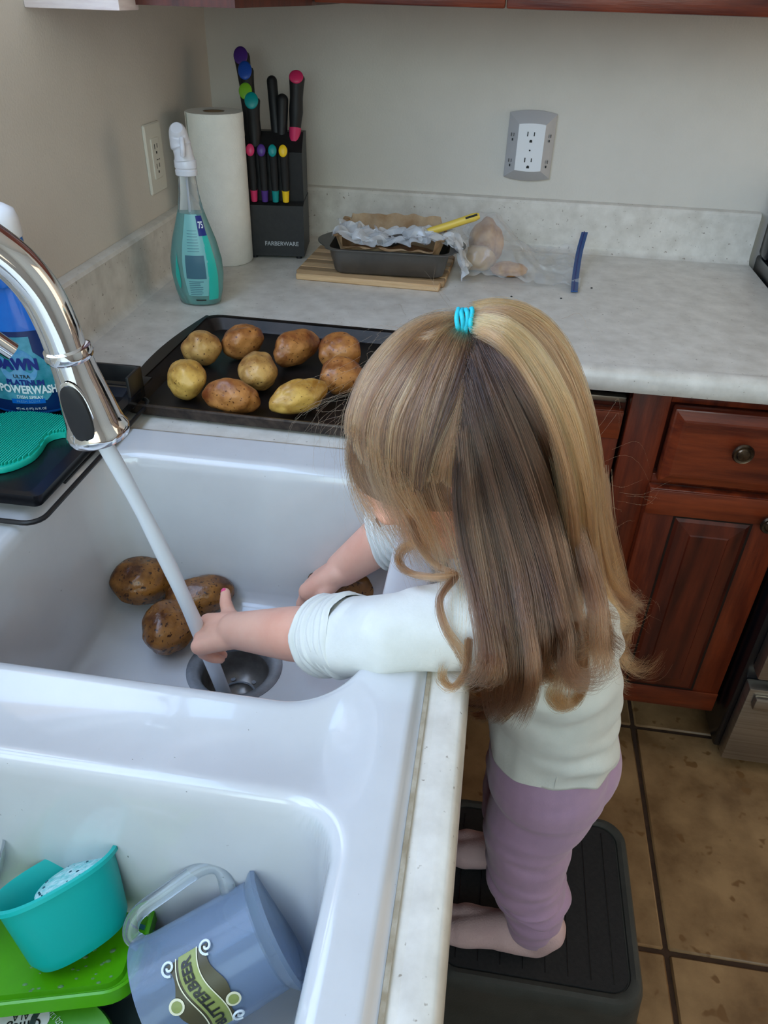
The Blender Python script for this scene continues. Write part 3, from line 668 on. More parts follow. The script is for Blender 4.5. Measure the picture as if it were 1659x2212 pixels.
potato((.352,-.722,tz),(.039,.024,.025),D(55),M['pot_red'],'lumpy dark potato with a bumpy skin at the back middle of the tray',3,GT)
potato((.238,-.856,tz),(.030,.026,.026),D(-60),M['pot_yel'],'round yellowish potato with a pointed bottom at the tray front left',4,GT)
potato((.323,-.815,tz),(.035,.025,.026),D(100),M['pot'],'smooth tan potato standing in the middle of the tray',5,GT)
potato((.312,-.890,tz),(.034,.021,.024),D(5),M['pot_red'],'glossy reddish-brown potato lying sideways at the tray front edge',6,GT)
potato((.395,-.872,tz),(.042,.022,.023),D(42),M['pot_yel'],'long yellow potato slanting at the tray front, beside the hair',7,GT)
potato((.420,-.734,tz),(.033,.027,.028),D(20),M['pot_red'],'brown crackled potato at the back of the tray beside the hair',8,GT)
potato((.435,-.806,tz),(.030,.025,.024),D(30),M['pot_red'],'potato half hidden by the hair, in front of the crackled one',9,GT)
GS = 'wet potatoes in the sink'
potato((.238,-1.062,SKF(.238,-1.062)),(.039,.030,.029),D(38),M['pot_dirty'],'wet brown potato farthest left in the sink bowl',11,GS)
potato((.314,-1.070,SKF(.314,-1.070)),(.040,.025,.025),D(22),M['pot_dirty'],'wet potato behind the water stream, beside the pink thumbnail',12,GS)
potato((.296,-1.128,SKF(.296,-1.128)),(.036,.030,.030),D(75),M['pot_dirty'],'wet potato nearest the drain in the sink bowl',13,GS)
potato((.492,-1.040,SKF(.47,-1.05)+.008),(.052,.024,.024),D(10),M['pot_dirty'],"potato held under the child's right hand near the sink side",14,GS)

# ------------------------------------------------------------------ faucet, stream, dispenser
fa = thing('kitchen_faucet', (.09,-1.36,ZC), 'chrome gooseneck pull-down faucet with a black spray button', 'faucet')
FB = np.array([.09,-1.36]); ft = np.array([.246,.115]); ft = ft/np.linalg.norm(ft)
def fp(s, z): return (FB[0]+ft[0]*s, FB[1]+ft[1]*s, z)
neck = catmull([fp(.2555,1.044),fp(.2525,1.066),fp(.245,1.093),fp(.229,1.117),fp(.20,1.140),fp(.16,1.152),fp(.115,1.145),fp(.065,1.115),fp(.025,1.06),fp(.004,.98),fp(0,.90),fp(0,.84)],6)
obj('neck', G().tube(neck,.0148,28), M['chrome'], fa, angle=None)
obj('base_body', G().lathe([(.028,.008),(.028,.014),(.024,.018),(.022,.05),(.020,.09),(.0165,.10)],(.09,-1.36,ZC),32), M['chrome'], fa, angle=35)
obj('lever_handle', G().capsule((.09,-1.385,ZC+.055),.007,(.09,-1.45,ZC+.085),.005), M['chrome'], fa)
a = Vector(fp(.2560,1.046)); bq = Vector(fp(.2660,.972)); axd = (bq-a); HL = axd.length; axd = axd.normalized()
side = Vector((-ft[1],ft[0],0)); fwd = axd.cross(side).normalized()
def head_ring(s, r, n=36): c = a+axd*(HL*s); return [c+side*(r*math.cos(2*PI*j/n))+fwd*(r*math.sin(2*PI*j/n)) for j in range(n)]
obj('spray_head', G().loft([head_ring(*q) for q in ((-.03,.0145),(-.01,.0172),(.05,.0178),(.09,.0172),(.11,.0158),(.25,.0162),(.42,.0178),(.60,.0198),(.78,.0216),(.86,.0226),(.90,.0244),(.95,.0246),(1.0,.0232),(1.0,.0150))],True,True), M['chrome'], fa, angle=38)
obj('nozzle_ring', G().loft([head_ring(1.001,.0150),head_ring(.97,.0140)],False,True), M['black_rubber'], fa)
# black button facing the camera-left
bdir = (Vector((.06,-1.0,.0))); bdir = (bdir-axd*bdir.dot(axd)).normalized(); bs = axd.cross(bdir).normalized()
def button(r0, hl, hw, lift, name, m):
    c = a+axd*(HL*.60); rings = []
    for k, q in ((0,1.0),(lift*.7,1.0),(lift,.88)):
        ring = []
        for j in range(28):
            t = 2*PI*j/28; u_ = math.cos(t); v_ = math.sin(t)
            du = hl*q*(abs(u_)**.75)*math.copysign(1,u_); dv = hw*q*v_
            rad = r0 + k + .055*(du)
            ang = dv/r0
            ring.append(c + axd*du + bdir*(rad*math.cos(ang)) + bs*(rad*math.sin(ang)))
        rings.append(ring)
    return obj(name, G().loft(rings,False,True), m, fa, angle=50)
button(.0190,.0265,.0118,.0012,'button_bezel',M['chrome']); button(.0198,.0240,.0098,.0024,'spray_button',M['black_rubber'])
st0 = Vector(fp(.2665,.969)); 
zd = SKF(*DR)-.035
stp = [st0]; stx = Vector((.368,-1.160,zd))
for k in range(1,15):
    t = k/14; stp.append(Vector((st0.x+(stx.x-st0.x)*t, st0.y+(stx.y-st0.y)*t, st0.z+(stx.z-st0.z)*(t*.72+t*t*.28))))
sr = [.0062+.0016*math.sin(k*1.3)*.25+.0022*(k/14) for k in range(15)]
obj('water_stream', G().tube(catmull(stp,3), list(np.interp(np.linspace(0,14,43),range(15),sr)), 18), M['water'], None, label='white stream of running water falling from the faucet into the drain', cat='water', angle=None, origin=tuple(stx))
sd_ = thing('water_dispenser', (.075,-1.15,ZC), 'small chrome dispenser spout in front of the blue soap bottle', 'faucet')
obj('spout', G().tube(catmull([(.075,-1.20,ZC+.02),(.075,-1.195,ZC+.14),(.088,-1.17,ZC+.185),(.106,-1.135,ZC+.200),(.134,-1.110,ZC+.188),(.149,-1.098,ZC+.173)],6),.0085,18), M['chrome'], sd_)
obj('spout_tip', G().tube([(.147,-1.0995,ZC+.175),(.149,-1.098,ZC+.172),(.162,-1.090,ZC+.155)],[.0100,.0100,.0098],18), M['chrome'], sd_, angle=35)
obj('base_ring', G().lathe([(.016,.008),(.016,.018),(.010,.024)],(.075,-1.20,ZC),20), M['chrome'], sd_)

# ------------------------------------------------------------------ black sink caddy, scrubber, blue bottle
cd = thing('sink_caddy', (.10,-1.03,ZC), 'black plastic tray on a wire stand left of the sink bowl', 'tray')
def ring_at(x0,y0,x1,y1,r,z): return [(a+(x0+x1)/2,b+(y0+y1)/2,z) for a,b,_ in rr(x1-x0,y1-y0,r,5)]
cx0,cy0,cx1,cy1 = .022,-1.162,.200,-.905
g = G().loft([ring_at(cx0+.01,cy0+.01,cx1-.010,cy1-.01,.006,.826),ring_at(cx0,cy0,cx1-.002,cy1,.007,.829),ring_at(cx0,cy0,cx1,cy1,.008,.8415),ring_at(cx0+.012,cy0+.006,cx1-.012,cy1-.006,.006,.8425),ring_at(cx0+.017,cy0+.014,cx1-.019,cy1-.014,.005,.8330)],True,True)
obj('tray', g, M['black_plastic'], cd, angle=30)
lp = ring_at(cx0-.002,cy0-.020,cx1+.006,cy1+.008,.018,.8225)
obj('wire_loop', G().tube(lp,.0028,8,closed=True), M['black_metal'], cd)
for q_ in ([(.08,cy0-.020,.8225),(.078,cy0-.012,.829),(.078,cy0+.01,.823)],[(.03,-1.10,.819),(.03,-.95,.819)],[(.19,-1.10,.8195),(.19,-.95,.8195)]): obj('wire_foot', G().tube(q_,.0022,8), M['black_metal'], cd)
g = G()
g.rbox((.135,-.900,.845),(.196,-.896,.868),.0008).rbox((.135,-.940,.845),(.139,-.896,.868),.0008).rbox((.193,-.935,.826),(.197,-.896,.868),.0008)
g.rbox((.135,-.900,.838),(.197,-.870,.841),.0008)
obj('end_bracket', g, M['black_metal'], cd)
scb = thing('scrubber', (.11,-1.06,.84), 'turquoise ribbed silicone scrubber lying in the black tray', 'brush')
def scrub_outline(k, n=48):
    pts = [(.045,-1.105),(.040,-1.060),(.050,-1.020),(.075,-.998),(.105,-.992),(.135,-.994),(.160,-1.000),(.180,-1.006),(.188,-1.016),(.176,-1.028),(.156,-1.032),(.146,-1.045),(.150,-1.068),(.150,-1.090),(.138,-1.112),(.115,-1.124),(.085,-1.124),(.06,-1.118)]
    q = catmull(pts+[pts[0]],4)[:-1]; c = np.mean(pts,0); return [(c[0]+(p[0]-c[0])*k, c[1]+(p[1]-c[1])*k) for p in q]
o1,o2 = scrub_outline(1.0), scrub_outline(.985)
obj('pad', G().loft([[(x,y,.8335) for x,y in o2],[(x,y,.8345) for x,y in o1],[(x,y,.8395) for x,y in o1],[(x,y,.8408) for x,y in o2]],True,True), M['teal_scrub'], scb)
g = G()
from_poly = scrub_outline(.95)
def inside(x,y,P):
    c=False; j=len(P)-1
    for i in range(len(P)):
        if (P[i][1]>y)!=(P[j][1]>y) and x < (P[j][0]-P[i][0])*(y-P[i][1])/(P[j][1]-P[i][1])+P[i][0]: c = not c
        j=i
    return c
x = .035
while x < .19:
    ysamp = [yy for yy in np.arange(-1.125,-.985,.0015) if inside(x,yy,from_poly)]
    run = []
    for yy in ysamp:
        if run and yy-run[-1] > .002:
            if len(run) > 3: g.rbox((x-.0007,run[0],.8405),(x+.0007,run[-1],.8445),.0004,1)
            run = []
        run.append(yy)
    if len(run) > 3: g.rbox((x-.0007,run[0],.8405),(x+.0007,run[-1],.8445),.0004,1)
    x += .0029
obj('bristle_ribs', g, M['teal_scrub'], scb, kind='stuff')
db = thing('dish_spray_bottle', (.075,-.960,.834), 'blue dish spray bottle standing in the black tray behind the faucet', 'bottle')
dc = (.078,-.958,.834)
dprof = [(.001,0),(.048,0),(.0525,.004),(.0530,.040),(.0515,.075),(.0450,.110),(.0360,.140),(.0330,.160)]
obj('bottle_body', G().lathe(dprof,dc,48,1,.62), M['blue_bottle'], db, angle=50)
obj('spray_collar', G().lathe([(.0330,.152),(.0345,.158),(.0350,.195),(.0345,.212),(.031,.213)],dc,40,1,.75), M['blue_bottle'], db, angle=40)
obj('white_top', G().lathe([(.0352,.202),(.0362,.204),(.0356,.220),(.0325,.230),(.0230,.235),(.010,.237),(.0005,.2373)],dc,40,1,.75), M['white_plastic'], db, angle=50)
DF = -1.28
obj('wrap_label', patch(lambda t:(-.055,.055), .006,.104,20, dprof,dc,1,.62,DF,.0007,24), M['deep_blue'], db)
obj('teal_field', patch(lambda t:(-.045,.006+.036*math.sin(min(1,t*1.15+.12)*PI*.92)**.6), .020,.098,22, dprof,dc,1,.62,DF,.0011,18), M['teal_grad'], db)
def disc_patch(u0,v0,ru,rv,off): 
    n=28; ring=[on_bottle((u0+ru*math.cos(2*PI*j/n), v0+rv*math.sin(2*PI*j/n)),dprof,dc,1,.62,DF,off) for j in range(n)]; cc_=on_bottle((u0,v0),dprof,dc,1,.62,DF,off)
    return G().add([cc_]+ring,[(0,j+1,(j+1)%n+1) for j in range(n)])
obj('logo_disc', disc_patch(.000,.063,.022,.022,.0016), M['ice'], db)
obj('logo_lettering', wrap_text('DAWN',.0180,-.003,.0665,dprof,dc,1,.62,DF,.0022,.0012,.92,-.05), M['navy'], db, smooth=False)
obj('small_lettering', wrap_text('ULTRA',.0062,.001,.0515,dprof,dc,1,.62,DF,.0021,.0001,1,-.05), M['text_dark'], db, smooth=False)
obj('name_lettering', wrap_text('PLATINUM',.0092,.004,.0435,dprof,dc,1,.62,DF,.0021,.0004,1,-.05), M['navy'], db, smooth=False)
obj('white_lettering', wrap_text('POWERWASH',.0140,.006,.0345,dprof,dc,1,.62,DF,.0021,.0005,.78,-.05), M['text_white'], db, smooth=False)
obj('spray_lettering', wrap_text('DISH SPRAY',.0058,.005,.0250,dprof,dc,1,.62,DF,.0021,.0001,1,-.05), M['text_white'], db, smooth=False)
obj('scent_band', patch(lambda t:(-.018,.022), .0165,.0225,3, dprof,dc,1,.62,DF,.0016,10), M['blue_bottle'], db)
obj('scent_lettering', wrap_text('FRESH SCENT',.0042,.002,.0195,dprof,dc,1,.62,DF,.0021,0,1.1,-.0), M['ice'], db, smooth=False)
obj('volume_lettering', wrap_text('473 mL (1 PT) 16 FL OZ',.0042,.003,.0100,dprof,dc,1,.62,DF,.0021,0,.85,-.0), M['text_white'], db, smooth=False)

# ------------------------------------------------------------------ dishes in the near bowl
exec_dishes = True
tc_ = thing('teal_cup', (.36,-1.475,.69), 'teal oval silicone cup with soap foam at the lower left', 'cup')
def oval(c, ax, ay, z, n=48, rot=0, tilt=(0,0)):
    out=[]
    for j in range(n):
        t=2*PI*j/n; u_=ax*abs(math.cos(t))**.85*math.copysign(1,math.cos(t)); v_=ay*abs(math.sin(t))**.85*math.copysign(1,math.sin(t))
        x=u_*math.cos(rot)-v_*math.sin(rot); y=u_*math.sin(rot)+v_*math.cos(rot)
        out.append((c[0]+x,c[1]+y,z+tilt[0]*x+tilt[1]*y))
    return out
ca_=Vector((.69,.72,0)).normalized(); cn_=Vector((-.72*.58,.69*.58,.81)).normalized(); cb_=cn_.cross(ca_).normalized()
co_=Vector((.352,-1.466,.727))
def CU(ax,ay,h,n=48):
    out=[]
    for j in range(n):
        t=2*PI*j/n; u_=ax*abs(math.cos(t))**.85*math.copysign(1,math.cos(t)); v_=ay*abs(math.sin(t))**.85*math.copysign(1,math.sin(t))
        out.append(co_+ca_*u_+cb_*v_+cn_*h)
    return out
obj('cup_body', G().loft([CU(.020,.014,-.060),CU(.032,.024,-.058),CU(.0365,.028,-.050),CU(.0425,.033,-.006),CU(.0432,.0335,-.005),CU(.0465,.0370,-.004),CU(.0467,.0372,-.001),CU(.0440,.0345,0),CU(.0425,.033,-.002),CU(.0395,.030,-.012),CU(.0355,.027,-.044),CU(.030,.021,-.055)],True,True), M['teal'], tc_, angle=40)
def FO(ax,ay,h,dx=.010,dy=0,n=40): return [co_+ca_*(dx+ax*math.cos(2*PI*j/n))+cb_*(dy+ay*math.sin(2*PI*j/n))+cn_*h for j in range(n)]
obj('foam', G().loft([FO(.0285,.0280,-.022),FO(.0285,.0285,-.012),FO(.022,.021,-.0095),FO(.008,.008,-.0085)],True,True), M['foam'], tc_, kind='stuff')
g = G(); rn = random.Random(9)
for k in range(60):
    t = rn.random()*2*PI; q = math.sqrt(rn.random()); r_=.0006+.0014*rn.random()**3
    g.ell(co_+ca_*(.010+q*.025*math.cos(t))+cb_*(q*.024*math.sin(t))+cn_*(-.0098),(r_,r_,r_),seg=10)
obj('bubbles', g, M['dark_teal'], tc_, kind='stuff')
ld = thing('lime_lid', (.35,-1.50,.675), 'lime green rectangular container lid under the teal cup', 'lid')
Rl = Matrix.Translation((.348,-1.494,.670)) @ Matrix.Rotation(D(14),4,'Z') @ Matrix.Rotation(D(-3),4,'Y') @ Matrix.Rotation(D(-20),4,'X')
lw,lh=.150,.098
obj('lid_body', G().loft([rr(lw-.002,lh-.002,.020,6,z=-.010),rr(lw,lh,.021,6,z=-.009),rr(lw,lh,.021,6,z=.001),rr(lw-.003,lh-.003,.020,6,z=.002),rr(lw-.006,lh-.006,.019,6,z=.001),rr(lw-.014,lh-.014,.016,6,z=-.006),rr(lw-.022,lh-.022,.013,6,z=-.006),rr(lw-.025,lh-.025,.012,6,z=-.003)],False,True).xf(Rl), M['lime'], ld, angle=30)
g = G(); rn = random.Random(4)
for k in range(30):
    x=rn.uniform(-.01,.055); y=rn.uniform(-.038,.0); r_=rn.uniform(.0006,.0016); g.ell((x,y,-.0030),(r_*1.5,r_,r_*.5),seg=8)
obj('water_drops', g.xf(Rl), M['clear'], ld, kind='stuff')
# printed tub lid in the corner
tb = thing('tub_lid', (.37,-1.545,.665), 'green and white printed oval tub lid at the bottom left corner', 'lid')
tcx=(.358,-1.560); 
OV=lambda ax,ay,z:oval(tcx,ax,ay,z,64,.0,(.03,.06))
obj('lid_body', G().loft([OV(.068,.044,.644),OV(.069,.045,.656),OV(.0675,.0435,.6585),OV(.065,.041,.6575)],False,True), M['green_label'], tb, angle=40)
def onlid(x,y,h=.0009): return (x,y,.6575+.03*(x-tcx[0])+.06*(y-tcx[1])+h)
def lid_disc(cx,cy,rx,ry,h,n=36): return G().add([onlid(cx+rx*math.cos(2*PI*j/n),cy+ry*math.sin(2*PI*j/n),h) for j in range(n)],[tuple(range(n))])
obj('white_swoosh', lid_disc(.352,-1.562,.040,.020,.0006), M['tub_white'], tb)
obj('white_badge', lid_disc(.350,-1.5365,.020,.0105,.0006), M['tub_white'], tb)
def lid_text(s,size,x,y,rot,h,nm,m,bold=0,nar=1):
    t=text_g(s,size,bold,nar); Q=Matrix.Rotation(rot,3,'Z'); t.v=[onlid(*( (Q@Vector(p))[:2][0]+x, (Q@Vector(p))[:2][1]+y),h) for p in t.v]; return obj(nm,t,m,tb,smooth=False)
lid_text('Omega',.0095,.3520,-1.5430,PI+.35,.0011,'lettering',M['text_dark'],.0001)
lid_text('ALA',.0065,.3490,-1.5370,PI+.30,.0011,'lettering',M['text_dark'])
lid_text('40',.0065,.3560,-1.5490,PI+.35,.0011,'lettering',M['text_dark'])
lid_text('NET WT 45 OZ (2 LB 13 OZ) 1.27kg',.0048,.3900,-1.5420,PI-.45,.0011,'lettering',M['text_white'],0,.72)
lid_text('100',.0060,.3990,-1.5560,PI-.45,.0011,'lettering',M['cream'])
# smoky container and dark teal dish beneath
sm = thing('smoky_container', (.41,-1.535,.63), 'smoky grey plastic container lying beneath the lids', 'container')
Rs = Matrix.Translation((.425,-1.535,.640)) @ Matrix.Rotation(D(35),4,'Z')
obj('container_body', G().loft([rr(.105,.075,.012,5,z=-.020),rr(.115,.085,.014,5,z=.018),rr(.119,.089,.015,5,z=.020),rr(.112,.082,.013,5,z=.0205),rr(.105,.075,.012,5,z=-.012)],True,True).xf(Rs), M['smoke'], sm, angle=35)
dt = thing('dark_teal_dish', (.405,-1.50,.65), 'dark teal dish rim showing under the lime lid', 'dish')
obj('dish_body', G().loft([oval((.402,-1.487),.020,.016,.640,32),oval((.402,-1.487),.030,.024,.664,32),oval((.402,-1.487),.027,.021,.664,32),oval((.402,-1.487),.018,.014,.645,32)],True,True), M['dark_teal'], dt)
gb = thing('glass_bowl', (.33,-1.455,.70), 'clear bowl rim behind the teal cup at the left edge', 'bowl')
obj('bowl_body', G().lathe([(.015,-.040),(.030,-.036),(.040,-.010),(.043,.006),(.041,.006),(.038,-.010),(.028,-.033),(.012,-.037)],(.262,-1.466,.716),40), M['clear'], gb)
# clear mug on its side
mg = thing('clear_mug', (.49,-1.49,.68), 'clear smoky blue plastic mug with a printed label lying on its side', 'mug')
mb = Vector((.5205,-1.464,.698)); mr_ = Vector((.443,-1.514,.668))      # base centre, rim centre
ma = (mr_-mb).normalized(); ML=(mr_-mb).length
ms = ma.cross(Vector((0,0,1))).normalized(); mu = ms.cross(ma).normalized()
def mring(s, r, n=48): c = mb+ma*s; return [c+ms*(r*math.cos(2*PI*j/n))+mu*(r*math.sin(2*PI*j/n)) for j in range(n)]
MR=.0405
obj('mug_body', G().loft([mring(-.003,.010),mring(-.003,MR+.005),mring(0,MR+.006),mring(.003,MR+.004),mring(.008,MR-.001),mring(.05,MR),mring(ML-.012,MR+.001),mring(ML-.004,MR+.003),mring(ML,MR+.0035),mring(ML,MR+.001),mring(ML-.02,MR-.002),mring(.010,MR-.004),mring(.007,.010)],True,True), M['clear_blue'], mg, angle=40)
# handle on the upper/back side
hdv = (mu*.62 - ms*.78).normalized()
if (hdv.y<0): hdv = (mu*.62 + ms*.78).normalized()
hpts = [mb+ma*.022+hdv*(MR-.002), mb+ma*.020+hdv*(MR+.016), mb+ma*.032+hdv*(MR+.023), mb+ma*.062+hdv*(MR+.021), mb+ma*.086+hdv*(MR+.018), mb+ma*.096+hdv*(MR+.008), mb+ma*.092+hdv*(MR-.002)]
obj('handle', G().tube(catmull([tuple(p) for p in hpts],6),.0058,14), M['clear'], mg)
# printed label wrapped on the side that faces the camera
def onmug(u, s, off=.0006):  # u along circumference, s along axis
    face = Vector((.10,-.78,.62)); ca = face.dot(ms); sa = face.dot(mu); a0 = math.atan2(sa,ca); t = a0+u/MR
    c = mb+ma*s; r_ = MR+off+.0006; return tuple(c+ms*(r_*math.cos(t))+mu*(r_*math.sin(t)))
def mpatch(fn, u0,u1,n,off,m, name, nu=10):
    rings=[]
    for k in range(n+1):
        u_=u0+(u1-u0)*k/n; s0,s1=fn(k/n); rings.append([onmug(u_, s0+(s1-s0)*j/nu, off) for j in range(nu+1)])
    return obj(name, G().loft(rings,closed=False), m, mg)
mpatch(lambda t:(.041+.003*math.sin(t*9),.072-.003*math.sin(t*9)), -.028,.028,24,.0004,M['brown_label'],'label_field')
mpatch(lambda t:(.049+.003*math.sin(t*6.28),.062+.003*math.sin(t*6.28)), -.029,.029,24,.0008,M['olive'],'ribbon')
for sgn in (0,1):
    mpatch(lambda t:(.048+.0155*sgn+.003*math.sin(t*6.28),.0488+.0155*sgn+.003*math.sin(t*6.28)), -.029,.029,24,.0011,M['cream'],'ribbon_edge',2)
def mdisc(u0,s0,r_,off,m,name):
    n=20; obj(name, G().add([onmug(u0,s0,off)]+[onmug(u0+r_*math.cos(2*PI*j/n),s0+r_*math.sin(2*PI*j/n),off) for j in range(n)],[(0,j+1,(j+1)%n+1) for j in range(n)]), m, mg, smooth=False)
for u0,s0 in ((.012,.0395),(-.003,.0735)): mdisc(u0,s0,.0052,.0012,M['cream'],'seal'); mdisc(u0,s0,.0036,.0015,M['olive'],'seal_centre')
for u0,s0 in ((.026,.042),(-.026,.042),(.026,.070),(-.026,.070)):
    pts=[]; 
    for k in range(22): t=k/21*2.6*PI; r_=.0052*(1-k/26); pts.append(onmug(u0+r_*math.cos(t),s0+r_*math.sin(t),.0016))
    obj('scroll', G().tube(pts,.0009,6), M['text_white'], mg)
mug_label_text = text_g('BUTTERBEER',.0098,.0003,.92)
MUGSGN=[-1,1]
mug_label_text.v=[onmug(MUGSGN[0]*x, .0558-MUGSGN[1]*(-y)+.003*math.sin((-x/.058+.5)*6.28),.0016) for x,y,_ in mug_label_text.v]
obj('label_lettering', mug_label_text, M['text_dark'], mg, smooth=False)

# ------------------------------------------------------------------ step stool
ss = thing('step_stool', (.77,-1.11,0), 'charcoal plastic step stool with a ribbed black top under the child', 'stool')
scx, scy = .7765,-1.113
def sr_(w,h,r,z): return rr(w,h,r,7,(scx,scy),z)
obj('stool_body', G().loft([sr_(.330,.318,.045,0),sr_(.322,.310,.045,.010),sr_(.292,.282,.040,.178),sr_(.292,.282,.040,.182),sr_(.286,.276,.038,.194),sr_(.280,.270,.036,.199),sr_(.268,.258,.032,.2005),sr_(.256,.246,.028,.1985),sr_(.254,.244,.027,.1955)],False,True), M['stool'], ss, angle=30)
obj('tread_mat', G().loft([sr_(.252,.242,.026,.1950),sr_(.250,.240,.026,.1985)],False,True), M['mat_black'], ss, angle=30)
for k in range(8):
    x = scx-.105+k*.030
    obj('tread_groove', G().box((x-.0006,scy-.110,.1983),(x+.0006,scy+.110,.1990)), M['black_plastic'], ss, smooth=False)

# ------------------------------------------------------------------ the child
# ---- child: joint table (world metres)
HC = (.603, -1.165, .945)
HF = Vector((-.53, -.09, -.845)).normalized(); HS = Vector((.05, -1, .0)); HS = (HS - HF*HS.dot(HF)).normalized(); HU = HS.cross(HF).normalized()
if HU.z < 0: HU = -HU
TORSO = []
for s_ in (-1, 1):
    TORSO += [((.745,-1.135+s_*.038,.545),.064,(.737,-1.145+s_*.030,.660),.056), ((.737,-1.145+s_*.030,.660),.056,(.712,-1.165+s_*.036,.770),.057),
              ((.712,-1.165+s_*.036,.770),.057,(.688,-1.180+s_*.048,.828),.044)]
TORSO += [((.728,-1.150,.68),.060,(.712,-1.165,.76),.060)]
LEGN = [((.752,-1.172,.530),.057,(.738,-1.178,.450),.049), ((.738,-1.178,.450),.049,(.744,-1.182,.368),.043), ((.744,-1.182,.368),.043,(.763,-1.184,.310),.038), ((.763,-1.184,.310),.038,(.768,-1.188,.245),.026)]
LEGF = [((.752,-1.100,.530),.057,(.738,-1.092,.450),.049), ((.738,-1.092,.450),.049,(.734,-1.085,.368),.043), ((.734,-1.085,.368),.043,(.748,-1.080,.310),.038), ((.748,-1.080,.310),.038,(.755,-1.078,.245),.026)]
def foot(hx, hy, tx, ty):
    d = Vector((tx-hx, ty-hy, 0)).normalized(); n = Vector((-d.y, d.x, 0)); h = Vector((hx,hy,0)); L = math.hypot(tx-hx, ty-hy)
    P = lambda s, o, z: tuple(h + d*s + n*o + Vector((0,0,z)))
    return [(P(-.008,0,.250),.024,P(.004,0,.222),.0225), (P(.004,0,.222),.0225,P(L*.35,.002,.226),.0225), (P(L*.35,0,.228),.022,P(L*.72,.010,.2175),.0180),
            (P(L*.35,0,.224),.022,P(L*.70,-.011,.2165),.0170), (P(L*.72,.010,.2165),.0170,P(L*.98,.010,.2125),.0125), (P(L*.70,-.010,.2155),.0160,P(L*.90,-.012,.2115),.0115)]
FOOTN = foot(.778,-1.192,.640,-1.186); FOOTF = foot(.765,-1.080,.640,-1.072)
NECK = [((.672,-1.183,.838),.037,(.640,-1.176,.900),.034)]
SHN, ELN, CUN, WRN = (.664,-1.258,.840), (.572,-1.283,.832), (.513,-1.252,.790), (.402,-1.192,.722)
SHF, ELF, CUF, WRF = (.652,-1.100,.828), (.566,-1.070,.792), (.536,-1.072,.770), (.490,-1.066,.716)

kid = thing('person', (.77,-1.135,.1985), 'small child with long light brown hair, white top and lilac leggings, on the step stool', 'person')
def caps(g, L, add=0.0, n=26):
    for a, ra, b, rb in L: g.capsule(a, ra+add, b, rb+add, n)
    return g
Mh = Matrix(((HF.x,HS.x,HU.x),(HF.y,HS.y,HU.y),(HF.z,HS.z,HU.z)))
def H(f, s, u): return tuple(Vector(HC)+HF*f+HS*s+HU*u)
g = G()
g.ell(HC, (.084,.067,.080), Mh, 36)                      # cranium
g.ell(H(.030,0,-.040), (.050,.052,.050), Mh, 28)         # face mass
g.ell(H(.052,.026,-.045), (.026,.025,.024), Mh, 20); g.ell(H(.052,-.026,-.045), (.026,.025,.024), Mh, 20)   # cheeks
g.ell(H(.062,0,-.076), (.019,.019,.015), Mh, 18)         # chin
g.ell(H(.072,0,.012), (.014,.040,.016), Mh, 18)          # brow
g.capsule(H(.082,0,-.008), .0055, H(.092,0,-.030), .0080); g.ell(H(.086,.007,-.032), (.006,.005,.005), Mh, 12); g.ell(H(.086,-.007,-.032), (.006,.005,.005), Mh, 12)  # nose
g.capsule(H(.074,-.010,-.055), .0055, H(.074,.010,-.055), .0055)                                            # mouth
for s_ in (-1, 1):                                       # ears
    ring = [H(-.004+.0125*math.cos(t)*1.0-.004, s_*(.066+.006+.004*math.cos(t+.6)), -.022+.019*math.sin(t)) for t in np.linspace(0, 2*PI, 15)[:-1]]
    g.tube(ring, .0042, 8, closed=True)
    g.ell(H(-.006, s_*.067, -.020), (.012,.005,.017), Mh, 14); g.ell(H(.003, s_*.069, -.040), (.006,.004,.006), Mh, 12)
caps(g, NECK); caps(g, TORSO); caps(g, LEGN); caps(g, LEGF); caps(g, FOOTN); caps(g, FOOTF)
caps(g, [(SHN,.036,ELN,.0265),(ELN,.0265,CUN,.0265),(CUN,.0270,tuple(Vector(CUN).lerp(Vector(WRN),.35)),.0260),(tuple(Vector(CUN).lerp(Vector(WRN),.35)),.0260,WRN,.0188)])
caps(g, [(SHF,.034,ELF,.0255),(ELF,.0265,CUF,.0270),(CUF,.0270,WRF,.0205)])
g.capsule((.690,-1.225,.832), .040, SHN, .036); g.capsule((.684,-1.135,.830), .040, SHF, .034)
